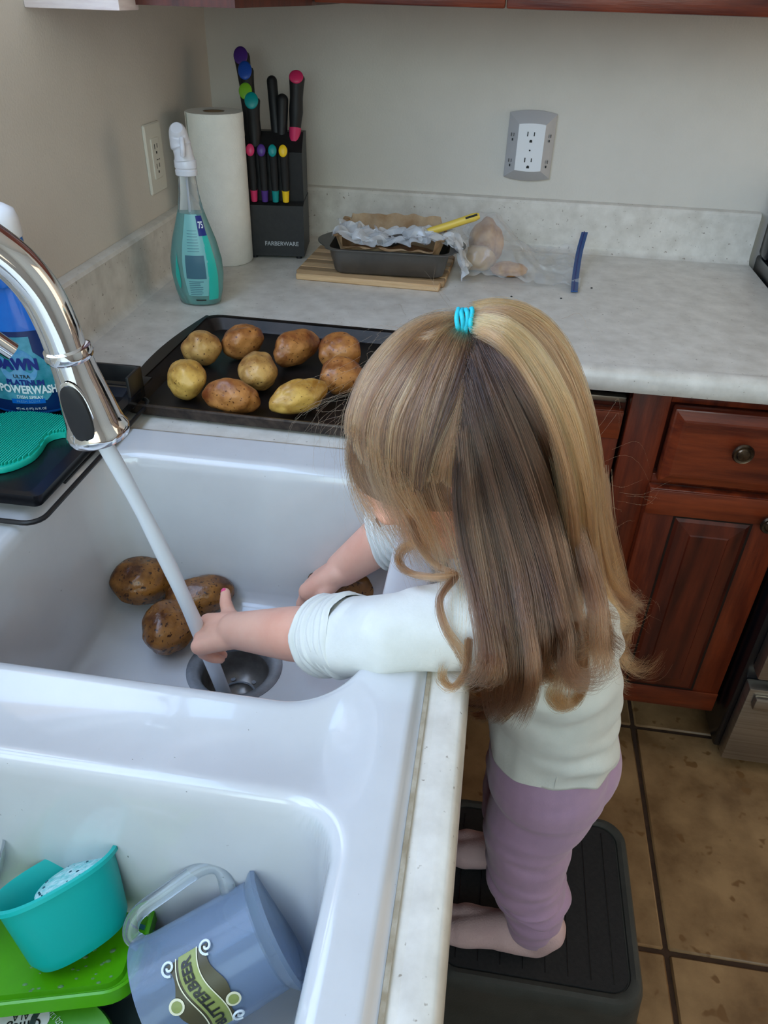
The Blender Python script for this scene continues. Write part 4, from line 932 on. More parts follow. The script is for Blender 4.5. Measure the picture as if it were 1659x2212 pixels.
def hand(g, W, d, a, curls, thumb, ln=1.0, wd=1.0, nails=None, spread=.0):
    """W wrist, d palm direction, a towards the thumb side; fingers curl away from the back of the hand"""
    W = Vector(W); d = Vector(d).normalized(); a = Vector(a); a = (a-d*a.dot(d)).normalized(); n = d.cross(a).normalized()
    if n.dot(Vector((.11,-.82,.57))) < 0: n = -n     # back of the hand faces up and out
    P = 0.040*ln
    for k, off in enumerate((.0155,.0055,-.0050,-.0145)):
        off *= wd; g.capsule(W + a*off*.55, .0125*wd, W + d*P + a*off - n*.001, .0095*wd)
    g.capsule(W - n*.002, .0165, W + d*P*.6 - n*.002, .0135)
    tips = []
    for k, (off, L_) in enumerate(((.0160,.95),(.0055,1.05),(-.0050,1.0),(-.0150,.80))):
        off *= wd; p = W + d*P*(1.0 if k < 3 else .93) + a*off; ang = 0
        for j, seg in enumerate((.0190,.0140,.0115)):
            ang += curls[k][j]; dirv = (d*math.cos(ang) - n*math.sin(ang) + a*(spread*(1.5-k))).normalized()
            q = p + dirv*seg*L_*ln; g.capsule(p, (.0071,.0064,.0058)[j], q, (.0064,.0058,.0050)[j], 12); p = q
        tips.append((p, dirv))
    t0, t1, t2 = thumb
    p0 = W + d*.008 + a*.012 - n*.004
    def V3(v): return d*v[0] + a*v[1] + n*v[2]
    p1 = p0 + V3(t0); p2 = p1 + V3(t1); p3 = p2 + V3(t2)
    g.capsule(p0, .0115, p1, .0085, 12); g.capsule(p1, .0082, p2, .0070, 12); g.capsule(p2, .0070, p3, .0056, 12)
    return tips, (p2, p3), n, a
C1 = [(.35,.75,.6),(.45,.9,.7),(.55,1.0,.7),(.65,1.0,.7)]
tN, thN, nN, aN = hand(g, WRN, (-.90,.10,-.36), (.10,.93,.30), [(.8,.85,.6),(.9,.9,.6),(1.0,.95,.6),(1.1,.95,.6)], ((.012,.014,-.002),(.010,.016,.000),(.005,.014,.000)))
C2 = [(.5,.6,.5),(.45,.65,.5),(.45,.7,.5),(.5,.7,.5)]
tF, thF, nF, aF = hand(g, WRF, (-.74,.02,-.60), (-.25,-.85,.10), C2, ((.016,.012,-.006),(.016,.002,-.010),(.012,-.004,-.010)), 1.12, 1.22)
skin = remeshed(g, .0021, 5)
obj('body', skin, M['skin'], kid, angle=None)
# nails
def nail(p0, p1, nrm, m):
    ax = (Vector(p1)-Vector(p0)).normalized(); nn = (nrm-ax*nrm.dot(ax)).normalized(); bb = ax.cross(nn)
    Mx = Matrix(((ax.x,bb.x,nn.x),(ax.y,bb.y,nn.y),(ax.z,bb.z,nn.z)))
    return G().ell(Vector(p1)-ax*.0005+nn*.0030, (.0050,.0038,.0024), Mx, 14)
obj('thumb_nail', nail(thN[0], thN[1], (nN*.6-aN*.1+Vector((-.3,0,.2))).normalized(), 0), M['nail'], kid, label='pink polished thumb nail')
obj('thumb_nail', nail(thF[0], thF[1], nF, 0), M['nail'], kid, label='pink polished thumb nail')
for s_ in (-1, 1):
    e = obj('eye', G().ell(H(.0655,s_*.026,-.008), (.0100,.0105,.0100), Mh, 20), M['eye'], kid)
    obj('iris', G().ell(H(.0742,s_*.0255,-.0115), (.0022,.0048,.0048), Mh, 16), M['iris'], e)
    obj('eyebrow', G().tube([H(.0855-.004*abs(q),s_*(.014+.022*q),.012+.004*math.sin(q*PI)) for q in np.linspace(0,1,7)], [.0006,.0011,.0013,.0013,.0011,.0009,.0004], 6), M['scalp_hair'], kid)
obj('lips', G().ell(H(.0795,0,-.0535), (.0025,.0105,.0024), Mh, 14).ell(H(.0785,0,-.0580), (.0028,.0085,.0026), Mh, 14), M['lips'], kid)

# shirt: torso + sleeves, cut at hem, neck and cuffs
def fold(p, seed, amp, sc):
    q = Vector((p.x*sc[0], p.y*sc[1], p.z*sc[2])); return p + noise.noise_vector(q+Vector((seed,0,0)))*amp
g = G(); caps(g, TORSO, .0098)
g.capsule((.757,-1.168,.52),.0690,(.737,-1.170,.62),.063); g.capsule((.757,-1.102,.52),.0690,(.737,-1.118,.62),.060); g.capsule((.772,-1.16,.55),.058,(.772,-1.11,.55),.058)
caps(g, [(SHN,.0425,ELN,.0330),(ELN,.0330,CUN,.0322),(CUN,.0322,tuple(Vector(CUN)+(Vector(CUN)-Vector(ELN)).normalized()*.03),.0322)])
caps(g, [(SHF,.0405,ELF,.0315),(ELF,.0315,tuple(Vector(CUF)+(Vector(CUF)-Vector(ELF)).normalized()*.03),.0305)])
g.capsule((.690,-1.225,.832), .0460, SHN, .0425); g.capsule((.684,-1.135,.830), .0460, SHF, .0405); g.capsule((.672,-1.183,.835),.048,(.664,-1.181,.862),.043)
sh = remeshed(g, .0032, 8)
def split_keep(g, co, no, near, rad):
    """cut only the faces near a point (a sleeve end)"""
    bm = bmesh.new(); vs = [bm.verts.new(p) for p in g.v]
    for f in g.f: bm.faces.new([vs[i] for i in f])
    fs = [f for f in bm.faces if (f.calc_center_median()-Vector(near)).length < rad]
    geom = list({v for f in fs for v in f.verts})+list({e for f in fs for e in f.edges})+fs
    bmesh.ops.bisect_plane(bm, geom=geom, plane_co=co, plane_no=no, clear_outer=True)
    return G().bm(bm)
hem_n = Vector((.02,-.04,-1)).normalized()
sh = cut(sh, (.745,-1.15,.600), hem_n)
sh = split_keep(sh, CUN, (Vector(CUN)-Vector(ELN)).normalized(), tuple(Vector(CUN)+(Vector(CUN)-Vector(ELN)).normalized()*.03), .075)
sh = split_keep(sh, CUF, (Vector(CUF)-Vector(ELF)).normalized(), tuple(Vector(CUF)+(Vector(CUF)-Vector(ELF)).normalized()*.03), .070)
sh = split_keep(sh, (.655,-1.179,.872), (Vector((.640,-1.176,.900))-Vector((.672,-1.183,.838))).normalized(), (.655,-1.179,.880), .062)
def shirt_fn(p):
    q = fold(p, 3, .0050, (9,9,26))
    low = max(0, min(1, (.68-p.z)/.08)); q = q.lerp(fold(q, 8, .0060, (30,30,14)), low)
    arm = max(0, min(1, (.665-p.x)/.05)) * (1 if p.z > .70 else 0)
    q = q.lerp(q + Vector((0,.3,.9))*(.0030*math.sin(p.x*150+noise.noise(p*28)*7)*max(0,noise.noise(p*22+Vector((5,0,0)))+.15)), arm)
    back = max(0, min(1, (p.x-.70)/.03))
    q = q + Vector((.8,-.4,0))*(.0026*math.sin(p.z*120+p.y*60+noise.noise(p*14)*5)*back)
    return tuple(q)
sub_noise(sh, shirt_fn)
so = obj('shirt', sh, M['shirt'], kid, angle=None)
md = so.modifiers.new('thick', 'SOLIDIFY'); md.thickness = .0014; md.offset = 1
def cuff(C, E, r, ln, n_f, name, seed, ext=.0):
    C = Vector(C); E = Vector(E); ax = (C-E).normalized(); s0 = C - ax*ln
    u = ax.orthogonal().normalized(); w_ = ax.cross(u); rings = []
    N_ = n_f*9
    for k in range(N_+1):
        t = k/N_; ring = []
        for j in range(40):
            a_ = 2*PI*j/40; tilt = .0035*math.sin(a_+seed)+.0022*math.sin(2*a_+seed*2+t*3)
            ph = t*n_f*2*PI + .55*math.sin(a_*2+seed)+.4*math.sin(a_*3+seed*3)
            rr_ = r + .0046*abs(math.sin(ph/2))**.6 + .0012*noise.noise(Vector((math.cos(a_)*2,math.sin(a_)*2,t*6+seed)))*2
            if t > .97: rr_ -= .0022
            ring.append(s0+ax*(ln*t*1.08+tilt)+(u*math.cos(a_)+w_*math.sin(a_))*rr_)
        rings.append(ring)
    e_ = rings[-1]; cc_ = sum(e_, Vector((0,0,0)))/len(e_); rings.append([cc_-ax*.003+(p-cc_)*.88 for p in e_])
    return obj(name, G().loft(rings), M['shirt'], so, angle=None)
cuff(tuple(Vector(CUN)+(Vector(CUN)-Vector(ELN)).normalized()*.004), ELN, .0325, .042, 6, 'rolled_cuff', 1.0)
cuff(tuple(Vector(CUF)+(Vector(CUF)-Vector(ELF)).normalized()*.004), ELF, .0312, .032, 5, 'rolled_cuff', 2.3)
g = G(); hemr = []
obj('side_seam', G().tube([(.742,-1.2400,.606+.04*k/5) for k in range(6)],.0009,6), M['shirt'], so)

# leggings
g = G(); caps(g, LEGN, .0045); caps(g, LEGF, .0045); caps(g, [q for q in TORSO if q[0][2] < .56], .0030)
g.capsule((.755,-1.168,.54),.0600,(.740,-1.160,.65),.054); g.capsule((.755,-1.103,.54),.0600,(.740,-1.118,.65),.054); g.capsule((.772,-1.158,.548),.0550,(.772,-1.112,.548),.0550)
lg = remeshed(g, .003, 8)
lg = cut(lg, (.74,-1.15,.630), (0,0,1)); lg = cut(lg, (.77,-1.13,.240), Vector((-.12,0,-1)).normalized())
def leg_fn(p):
    k = math.exp(-((p.z-.315)/.055)**2); q = fold(p, 5, .0012+.0085*k, (18,18,60))
    k2 = math.exp(-((p.z-.44)/.05)**2); return tuple(fold(q, 2, .0035*k2, (14,14,40)))
sub_noise(lg, leg_fn)
lo = obj('leggings', lg, M['legging'], kid, angle=None); md = lo.modifiers.new('thick', 'SOLIDIFY'); md.thickness = .0013; md.offset = 1
for L_, G_ in ((FOOTN, LEGN), (FOOTF, LEGF)):
    g = G(); caps(g, L_, .0024); caps(g, G_[-1:], .0024); k = remeshed(g, .0026, 5); k = cut(k, (.77,-1.13,.285), (0,0,1))
    obj('sock', sub_noise(k, lambda p: (fold(p, 1, .0012, (50,50,50)).x, fold(p,1,.0012,(50,50,50)).y, max(p.z, .1990))), M['sock'], kid, angle=None)

# ---- hair
HAIR = {
 'pull': [
  [(0.5235,-1.2067,0.9733), (0.5253,-1.1964,0.9912), (0.5351,-1.1711,1.0152), (0.5545,-1.1515,1.0357), (0.5795,-1.1423,1.0477), (0.6055,-1.1407,1.0500)],
  [(0.5426,-1.2284,0.9599), (0.5358,-1.2164,0.9818), (0.5413,-1.2009,1.0072), (0.5592,-1.1788,1.0306), (0.5806,-1.1514,1.0433), (0.6057,-1.1396,1.0472)],
  [(0.5600,-1.2379,0.9556), (0.5557,-1.2302,0.9791), (0.5594,-1.2185,1.0036), (0.5737,-1.1983,1.0286), (0.5894,-1.1645,1.0421), (0.6059,-1.1390,1.0439)],
  [(0.5773,-1.2431,0.9515), (0.5754,-1.2372,0.9791), (0.5777,-1.2269,1.0018), (0.5858,-1.2085,1.0247), (0.5962,-1.1791,1.0409), (0.6069,-1.1384,1.0414)],
  [(0.5865,-1.2445,0.9514), (0.5882,-1.2397,0.9779), (0.5904,-1.2297,1.0007), (0.5951,-1.2125,1.0225), (0.6035,-1.1841,1.0398), (0.6078,-1.1384,1.0399)],
  [(0.5906,-1.2438,0.9621), (0.5937,-1.2383,0.9830), (0.6005,-1.2278,1.0046), (0.6073,-1.2122,1.0227), (0.6100,-1.1877,1.0380), (0.6093,-1.1384,1.0392)],
 ],
 'side': [
  [(0.5660,-1.2410,0.9553), (0.5736,-1.2435,0.9362), (0.5837,-1.2414,0.9113), (0.5972,-1.2418,0.8875), (0.6123,-1.2531,0.8768)],
  [(0.5774,-1.2441,0.9522), (0.5877,-1.2459,0.9329), (0.5998,-1.2411,0.9063), (0.6126,-1.2265,0.8681), (0.6256,-1.2828,0.8792)],
  [(0.5901,-1.2456,0.9547), (0.5983,-1.2467,0.9392), (0.6111,-1.2483,0.9153), (0.6273,-1.2664,0.8896), (0.6363,-1.2978,0.8702), (0.6345,-1.3122,0.8393)],
  [(0.5999,-1.2442,0.9675), (0.6070,-1.2464,0.9445), (0.6246,-1.2517,0.9105), (0.6389,-1.2708,0.8855), (0.6463,-1.3032,0.8624), (0.6413,-1.3081,0.8208)],
 ],
 'fringe': [
  [(0.5285,-1.2076,0.9888), (0.5174,-1.1898,0.9525), (0.5213,-1.1896,0.9111), (0.5371,-1.1953,0.8775), (0.5504,-1.1970,0.8549)],
  [(0.5341,-1.2174,0.9822), (0.5282,-1.1987,0.9408), (0.5403,-1.1921,0.9054), (0.5578,-1.1953,0.8802), (0.5710,-1.2020,0.8614)],
  [(0.5452,-1.2279,0.9767), (0.5500,-1.2366,0.9528), (0.5650,-1.2421,0.9320), (0.5769,-1.2390,0.9040), (0.5879,-1.2155,0.8611), (0.6048,-1.2531,0.8756)],
  [(0.5616,-1.2384,0.9680), (0.5685,-1.2436,0.9465), (0.5806,-1.2446,0.9222), (0.5927,-1.2411,0.8983), (0.6078,-1.2420,0.8721)],
  [(0.5773,-1.2447,0.9568), (0.5839,-1.2467,0.9374), (0.5961,-1.2431,0.9095), (0.6085,-1.2262,0.8698), (0.6230,-1.2752,0.8819)],
 ],
 'part': [
  [(0.5886,-1.2434,0.9573), (0.5948,-1.2378,0.9816), (0.6035,-1.2247,1.0073), (0.6101,-1.1978,1.0317), (0.6095,-1.1390,1.0379)],
  [(0.6022,-1.2436,0.9591), (0.6046,-1.2386,0.9791), (0.6096,-1.2251,1.0061), (0.6123,-1.2009,1.0295), (0.6108,-1.1522,1.0407)],
  [(0.6205,-1.2423,0.9520), (0.6150,-1.2376,0.9797), (0.6142,-1.2254,1.0048), (0.6142,-1.2026,1.0285), (0.6127,-1.1603,1.0413)],
 ],
 'loose': [
  [(0.6207,-1.1367,1.0466), (0.6488,-1.1723,1.0339), (0.6782,-1.1926,1.0007), (0.7050,-1.1796,0.9363), (0.7284,-1.1848,0.8805), (0.7436,-1.2189,0.8430), (0.7501,-1.2433,0.8182), (0.7427,-1.2586,0.7991)],
  [(0.6178,-1.1494,1.0433), (0.6423,-1.1902,1.0314), (0.6720,-1.2086,0.9922), (0.7016,-1.1893,0.9189), (0.7194,-1.2153,0.8723), (0.7282,-1.2590,0.8501), (0.7265,-1.2690,0.8122), (0.7131,-1.2726,0.7858)],
  [(0.6162,-1.1750,1.0436), (0.6370,-1.2097,1.0206), (0.6640,-1.2246,0.9716), (0.6884,-1.2286,0.9116), (0.7046,-1.2585,0.8708), (0.7166,-1.2746,0.8371), (0.7135,-1.2766,0.7957), (0.7013,-1.2706,0.7728)],
  [(0.6154,-1.1972,1.0357), (0.6319,-1.2236,1.0077), (0.6555,-1.2332,0.9548), (0.6762,-1.2475,0.9053), (0.6890,-1.2825,0.8746), (0.6963,-1.2954,0.8385), (0.6981,-1.2690,0.7676)],
  [(0.6157,-1.2158,1.0214), (0.6286,-1.2331,0.9928), (0.6460,-1.2407,0.9456), (0.6641,-1.2619,0.9008), (0.6750,-1.2932,0.8724), (0.6809,-1.3041,0.8343), (0.6815,-1.2543,0.7360), (0.6743,-1.1992,0.6483)],
  [(0.6177,-1.2279,1.0064), (0.6260,-1.2401,0.9763), (0.6383,-1.2473,0.9360), (0.6541,-1.2690,0.8957), (0.6652,-1.2994,0.8668), (0.6715,-1.3053,0.8286), (0.6773,-1.2419,0.7149), (0.6698,-1.1700,0.6096)],
  [(0.6175,-1.2362,0.9912), (0.6219,-1.2443,0.9619), (0.6299,-1.2520,0.9250), (0.6441,-1.2740,0.8889), (0.6540,-1.3029,0.8634), (0.6599,-1.3076,0.8289), (0.6697,-1.1744,0.6370)],
  [(0.6149,-1.2421,0.9762), (0.6166,-1.2462,0.9498), (0.6246,-1.2556,0.9133), (0.6367,-1.2791,0.8826), (0.6453,-1.3073,0.8563), (0.6456,-1.3031,0.8111), (0.6668,-1.0911,0.5505)],
 ],
 'pony': [
  [(0.6130,-1.1395,1.0578), (0.6377,-1.1340,1.0609), (0.6667,-1.1303,1.0519), (0.6931,-1.1260,1.0266), (0.7150,-1.1320,0.9872), (0.7319,-1.1402,0.9369), (0.7456,-1.1423,0.8783), (0.7660,-1.1376,0.8210), (0.7881,-1.1332,0.7707), (0.7959,-1.1332,0.7311), (0.7863,-1.1321,0.7087)],
  [(0.6139,-1.1468,1.0559), (0.6381,-1.1525,1.0607), (0.6632,-1.1548,1.0484), (0.6848,-1.1662,1.0267), (0.7048,-1.1743,0.9900), (0.7227,-1.1675,0.9379), (0.7367,-1.1664,0.8811), (0.7547,-1.1634,0.8285), (0.7767,-1.1548,0.7727), (0.7895,-1.1476,0.7210)],
  [(0.6150,-1.1545,1.0535), (0.6361,-1.1680,1.0565), (0.6579,-1.1741,1.0412), (0.6787,-1.1896,1.0171), (0.6973,-1.1966,0.9823), (0.7136,-1.1986,0.9356), (0.7280,-1.1896,0.8765), (0.7446,-1.1850,0.8170), (0.7611,-1.1816,0.7614), (0.7577,-1.1776,0.7192)],
  [(0.6164,-1.1625,1.0505), (0.6336,-1.1793,1.0495), (0.6534,-1.1878,1.0321), (0.6735,-1.2031,1.0075), (0.6915,-1.2102,0.9726), (0.7066,-1.2132,0.9284), (0.7198,-1.2085,0.8720), (0.7324,-1.2078,0.8155), (0.7370,-1.2097,0.7664), (0.7249,-1.2080,0.7348)],
 ],
 'back': [
  [(0.7381,-1.1166,0.9167), (0.7512,-1.1273,0.8636), (0.7738,-1.1237,0.8026), (0.7905,-1.1249,0.7514), (0.7879,-1.1369,0.7103), (0.7713,-1.1441,0.6943)],
  [(0.7312,-1.1587,0.8927), (0.7467,-1.1560,0.8407), (0.7632,-1.1552,0.7858), (0.7788,-1.1498,0.7277), (0.7921,-1.1397,0.6867), (0.8017,-1.1323,0.6525)],
  [(0.7223,-1.1882,0.8872), (0.7336,-1.1884,0.8319), (0.7458,-1.1886,0.7774), (0.7549,-1.1853,0.7329), (0.7499,-1.1824,0.6963)],
 ],
 'curl': [
  [(0.5812,-1.2507,0.9265), (0.5899,-1.2507,0.9003), (0.6064,-1.2562,0.8856), (0.6218,-1.2649,0.8876), (0.6058,-1.2691,0.8848), (0.5845,-1.2597,0.8779), (0.5704,-1.2131,0.8511), (0.5744,-1.2332,0.8802), (0.5874,-1.2442,0.8975), (0.6009,-1.2398,0.8865), (0.6068,-1.2275,0.8681)],
  [(0.7192,-1.2719,0.8553), (0.7334,-1.2702,0.8200), (0.7387,-1.2709,0.7888), (0.7334,-1.2738,0.7680), (0.7222,-1.2764,0.7640), (0.7125,-1.2769,0.7760), (0.7140,-1.2782,0.7920)],
  [(0.7039,-1.2914,0.8560), (0.7251,-1.2796,0.8173), (0.7350,-1.2747,0.7865), (0.7308,-1.2751,0.7718), (0.7198,-1.2760,0.7748), (0.7169,-1.2768,0.7854)],
  [(0.7660,-1.1425,0.7506), (0.7922,-1.1336,0.7263), (0.7978,-1.1179,0.7368), (0.7861,-1.1161,0.7494)],
  [(0.7633,-1.1443,0.7132), (0.7896,-1.1343,0.6773), (0.8079,-1.1274,0.6485), (0.8077,-1.1268,0.6241)],
  [(0.6360,-1.3110,0.8631), (0.6360,-1.3182,0.8355), (0.6277,-1.3218,0.8202), (0.6187,-1.3211,0.8276), (0.6189,-1.3211,0.8415)],
  [(0.6507,-1.3118,0.8567), (0.6578,-1.3116,0.8223), (0.6501,-1.2812,0.7717), (0.6367,-1.3129,0.8145)],
  [(0.6656,-1.3118,0.8495), (0.6715,-1.2596,0.7521), (0.6661,-1.1999,0.6582), (0.6544,-1.0992,0.5363)],
  [(0.6218,-1.2649,0.8876), (0.6114,-1.2889,0.8822), (0.6174,-1.3069,0.8706), (0.6298,-1.3150,0.8561), (0.6384,-1.3175,0.8403)],
  [(0.6883,-1.3066,0.8382), (0.6926,-1.2804,0.7789), (0.6826,-1.2580,0.7280), (0.6759,-1.2347,0.6867)],
  [(0.7785,-1.1270,0.7882), (0.8021,-1.1277,0.7495), (0.7985,-1.1330,0.7183), (0.7786,-1.1305,0.7125)],
 ],
 'wisp': [
  [(0.5248,-1.1976,0.9917), (0.4983,-1.1837,0.9604), (0.4927,-1.1800,0.9257)],
  [(0.5362,-1.1779,1.0162), (0.5039,-1.1703,0.9890), (0.4874,-1.1712,0.9571)],
  [(0.5313,-1.2125,0.9834), (0.5138,-1.1919,0.9443), (0.5157,-1.1820,0.9008)],
  [(0.5325,-1.1989,1.0013), (0.4993,-1.1862,0.9835), (0.4809,-1.1767,0.9682)],
  [(0.5282,-1.2058,0.9879), (0.5114,-1.1902,0.9385), (0.5225,-1.1845,0.8783)],
  [(0.5450,-1.2267,0.9760), (0.5420,-1.2040,0.9273), (0.5534,-1.1928,0.8779)],
  [(0.5415,-1.2273,0.9676), (0.5589,-1.2391,0.9336), (0.5628,-1.1952,0.8552)],
  [(0.7328,-1.1230,0.9438), (0.7509,-1.1085,0.9613), (0.7694,-1.0997,0.9350)],
  [(0.7365,-1.1256,0.9218), (0.7624,-1.1081,0.9243), (0.7894,-1.0980,0.8807)],
  [(0.7468,-1.1396,0.8819), (0.7742,-1.1283,0.8752), (0.7926,-1.1122,0.8772)],
  [(0.5686,-1.1416,1.0362), (0.5528,-1.1703,1.0516), (0.5311,-1.1713,1.0367)],
  [(0.6609,-1.1431,1.0523), (0.6801,-1.1304,1.0491), (0.7030,-1.1347,1.0209)],
  [(0.5978,-1.1365,1.0486), (0.5908,-1.1562,1.0646), (0.5866,-1.1537,1.0690)],
  [(0.7735,-1.1251,0.7919), (0.8004,-1.1162,0.7642), (0.8151,-1.1152,0.7275)],
  [(0.5438,-1.1543,1.0230), (0.5186,-1.1649,1.0130), (0.5099,-1.1610,0.9852)],
  [(0.7628,-1.1295,0.8228), (0.7820,-1.1267,0.7703), (0.8189,-1.1091,0.7356)],
 ],
 'pull_far': [
  [(0.5328,-1.1113,0.9536), (0.5279,-1.1219,0.9767), (0.5356,-1.1334,1.0036), (0.5567,-1.1496,1.0290), (0.5823,-1.1716,1.0444), (0.6057,-1.1396,1.0472)],
  [(0.5484,-1.0996,0.9482), (0.5452,-1.1053,0.9724), (0.5506,-1.1136,0.9980), (0.5678,-1.1283,1.0248), (0.5888,-1.1574,1.0417), (0.6059,-1.1390,1.0439)],
  [(0.5646,-1.0920,0.9434), (0.5635,-1.0952,0.9715), (0.5672,-1.1025,0.9951), (0.5781,-1.1167,1.0198), (0.5931,-1.1421,1.0389), (0.6069,-1.1384,1.0414)],
  [(0.5734,-1.0891,0.9430), (0.5757,-1.0907,0.9699), (0.5793,-1.0977,0.9936), (0.5866,-1.1115,1.0171), (0.5995,-1.1361,1.0372), (0.6078,-1.1384,1.0399)],
  [(0.5775,-1.0880,0.9537), (0.5813,-1.0906,0.9751), (0.5896,-1.0975,0.9976), (0.5987,-1.1097,1.0172), (0.6053,-1.1317,1.0350), (0.6093,-1.1384,1.0392)],
 ],
 'loose_far': [
  [(0.6091,-1.1217,1.0316), (0.6212,-1.0961,1.0008), (0.6433,-1.0884,0.9470), (0.6618,-1.0762,0.8961), (0.6689,-1.0430,0.8617)],
  [(0.6064,-1.1049,1.0154), (0.6165,-1.0889,0.9850), (0.6328,-1.0836,0.9371), (0.6475,-1.0646,0.8902), (0.6533,-1.0351,0.8585)],
  [(0.6065,-1.0944,0.9992), (0.6129,-1.0842,0.9679), (0.6242,-1.0794,0.9270), (0.6365,-1.0598,0.8844), (0.6427,-1.0312,0.8524)],
  [(0.6050,-1.0879,0.9832), (0.6083,-1.0823,0.9532), (0.6152,-1.0774,0.9156), (0.6259,-1.0573,0.8772), (0.6311,-1.0300,0.8487)],
  [(0.6016,-1.0841,0.9677), (0.6029,-1.0826,0.9410), (0.6095,-1.0760,0.9036), (0.6178,-1.0542,0.8705), (0.6218,-1.0279,0.8413)],
 ],
}

cap_g = G().ell(HC, (.0868,.0696,.0828), Mh, 40)
cap_g = cut(cap_g, H(.048,0,.022), Vector(Mh @ Vector((.78,0,-.62))))
sub_noise(cap_g, lambda p: tuple(p+noise.noise_vector(p*90)*.0010))
obj('hair_cap', cap_g, M['scalp_hair'], kid, angle=None)
TIE = Vector((.607,-1.150,1.052))
def hair_material():
    m = bpy.data.materials.new('hair strands'); m.use_nodes = True; nt = m.node_tree; N = nt.nodes; L = nt.links
    for n in list(N): N.remove(n)
    out = N.new('ShaderNodeOutputMaterial'); hb = N.new('ShaderNodeBsdfHairPrincipled'); hb.parametrization = 'COLOR'
    hb.inputs['Roughness'].default_value = .32; hb.inputs['Radial Roughness'].default_value = .42; hb.inputs['Random Roughness'].default_value = .1
    at = N.new('ShaderNodeAttribute'); at.attribute_name = 'tint'; at.attribute_type = 'GEOMETRY'
    cr = N.new('ShaderNodeValToRGB'); e = cr.color_ramp.elements
    e[0].position = 0; e[0].color = (*S(38,25,20), 1); e[1].position = 1; e[1].color = (*S(222,168,108), 1)
    x = e.new(.33); x.color = (*S(90,63,46), 1); x = e.new(.66); x.color = (*S(160,114,74), 1)
    L.new(at.outputs['Fac'], cr.inputs[0]); L.new(cr.outputs[0], hb.inputs['Color']); L.new(hb.outputs[0], out.inputs[0]); return m
M['hair'] = hair_material()
def strands(groups, name, parent, label=None):
    PTS = []; TINT = []; RAD = []; SZ = []
    NP = 30
    for (sheet, count, thick, tint0, tint1, tvar, clump, rad, single, frizz, lockf, mode, du) in groups:
        Gd = np.array([np.array(catmull(s_, 6)) [np.linspace(0, len(catmull(s_, 6))-1, NP).round().astype(int)] for s_ in sheet])
        ng = len(sheet)
        if single: u = rng.integers(0, ng, count).astype(float)
        else: u = rng.random(count)*(ng-1)
        i0 = np.minimum(u.astype(int), max(ng-2, 0)); fr = (u-i0)[:,None,None]
        if single: base = Gd[u.astype(int)]
        else: base = Gd[i0]*(1-fr)+Gd[np.minimum(i0+1, ng-1)]*fr
        # locks: strands gather towards their lock centre, locks drift apart towards the ends
        nc = max(3, int(count/clump)); 
        if single: per = max(1, nc//ng); nc = per*ng; cid = u.astype(int)*per + rng.integers(0, per, count)
        else: cid = np.clip((u/max(ng-1,1)*nc + rng.normal(size=count)*.35).astype(int), 0, nc-1)
        coff = rng.normal(size=(nc,3)); t = np.linspace(0,1,NP)[None,:,None]
        ccen = np.stack([base[cid==k].mean(0) if (cid==k).any() else base[0] for k in range(nc)])
        so_ = rng.normal(size=(count,3))
        gath = lockf*t**1.5
        base = base*(1-gath)+ccen[cid]*gath
        bend = (coff[cid][:,None,:])*thick*(.5+1.6*lockf*t**1.5)
        off = so_[:,None,:]*thick*(.55*(1-.55*lockf*t)) + bend
        ph = rng.random((count,1,3))*6.28; fq = .8+rng.random((count,1,3))*1.6
        wob = (np.sin(t*fq*2+ph)-np.sin(ph))*thick*frizz*t
        cph = rng.random((nc,1,3))*6.28
        wob = wob + (np.sin(t*4.2+cph)-np.sin(cph))[cid]*thick*1.1*lockf*t
        P = base+off+wob
        if mode == 'hook':
            Lr = rng.uniform(.009,.019,size=nc); e1 = rng.normal(size=(nc,3)); e1[:,2] = 0; e1[:,0] *= 1.6; e1 /= np.linalg.norm(e1,axis=1)[:,None]; turn = rng.uniform(2.2,5.2,size=nc)
            jr = 1+.16*rng.normal(size=(count,1,1))
            tq = np.clip((t-.74)/.26,0,1); ph_ = tq*turn[cid][:,None,None]; R_ = Lr[cid][:,None,None]*jr
            P = P + R_*(1-np.cos(ph_))*e1[cid][:,None,:]
            P[...,2:3] += R_*(ph_-np.sin(ph_))
        # length variation
        lcut = rng.random(nc)*.22*lockf; cutl = 1-.16*rng.random(count)**2-lcut[cid]; t0_ = np.zeros(count)
        if mode == 'root': cutl = np.ones(count); t0_ = .30*rng.random(count)**1.5-.06; t0_ = np.maximum(t0_, 0)
        if mode == 'hook': t0_ = .05*rng.random(count)
        for k in range(0): pass
        tt = (t0_[:,None]+np.linspace(0,1,NP)[None,:]*(cutl-t0_)[:,None])*(NP-1); a0 = np.minimum(tt.astype(int), NP-2); w1 = (tt-a0)[...,None]
        P = np.take_along_axis(P, a0[...,None].repeat(3,2), 1)*(1-w1)+np.take_along_axis(P, (a0+1)[...,None].repeat(3,2), 1)*w1
        PTS.append(P.reshape(-1,3)); SZ += [NP]*count
        ct = rng.normal(size=nc)*tvar; st = rng.normal(size=count)*tvar*.6
        TINT.append(np.clip(tint0+(tint1-tint0)*t[...,0]+(ct[cid]+st+du*u/max(ng-1,1))[:,None], 0, 1).repeat(1,0).reshape(-1) if True else None)
        rr_ = rad*(1-.75*np.linspace(0,1,NP)**3)[None,:].repeat(count,0); RAD.append(rr_.reshape(-1))
    P = np.concatenate(PTS)-np.array(wloc(parent)); 
    hc = bpy.data.hair_curves.new(name); hc.add_curves(SZ)
    hc.attributes['position'].data.foreach_set('vector', P.astype(np.float32).ravel())
    ra = hc.attributes.get('radius') or hc.attributes.new('radius', 'FLOAT', 'POINT'); ra.data.foreach_set('value', np.concatenate(RAD).astype(np.float32))
    ta = hc.attributes.new('tint', 'FLOAT', 'POINT'); ta.data.foreach_set('value', np.concatenate(TINT).astype(np.float32))
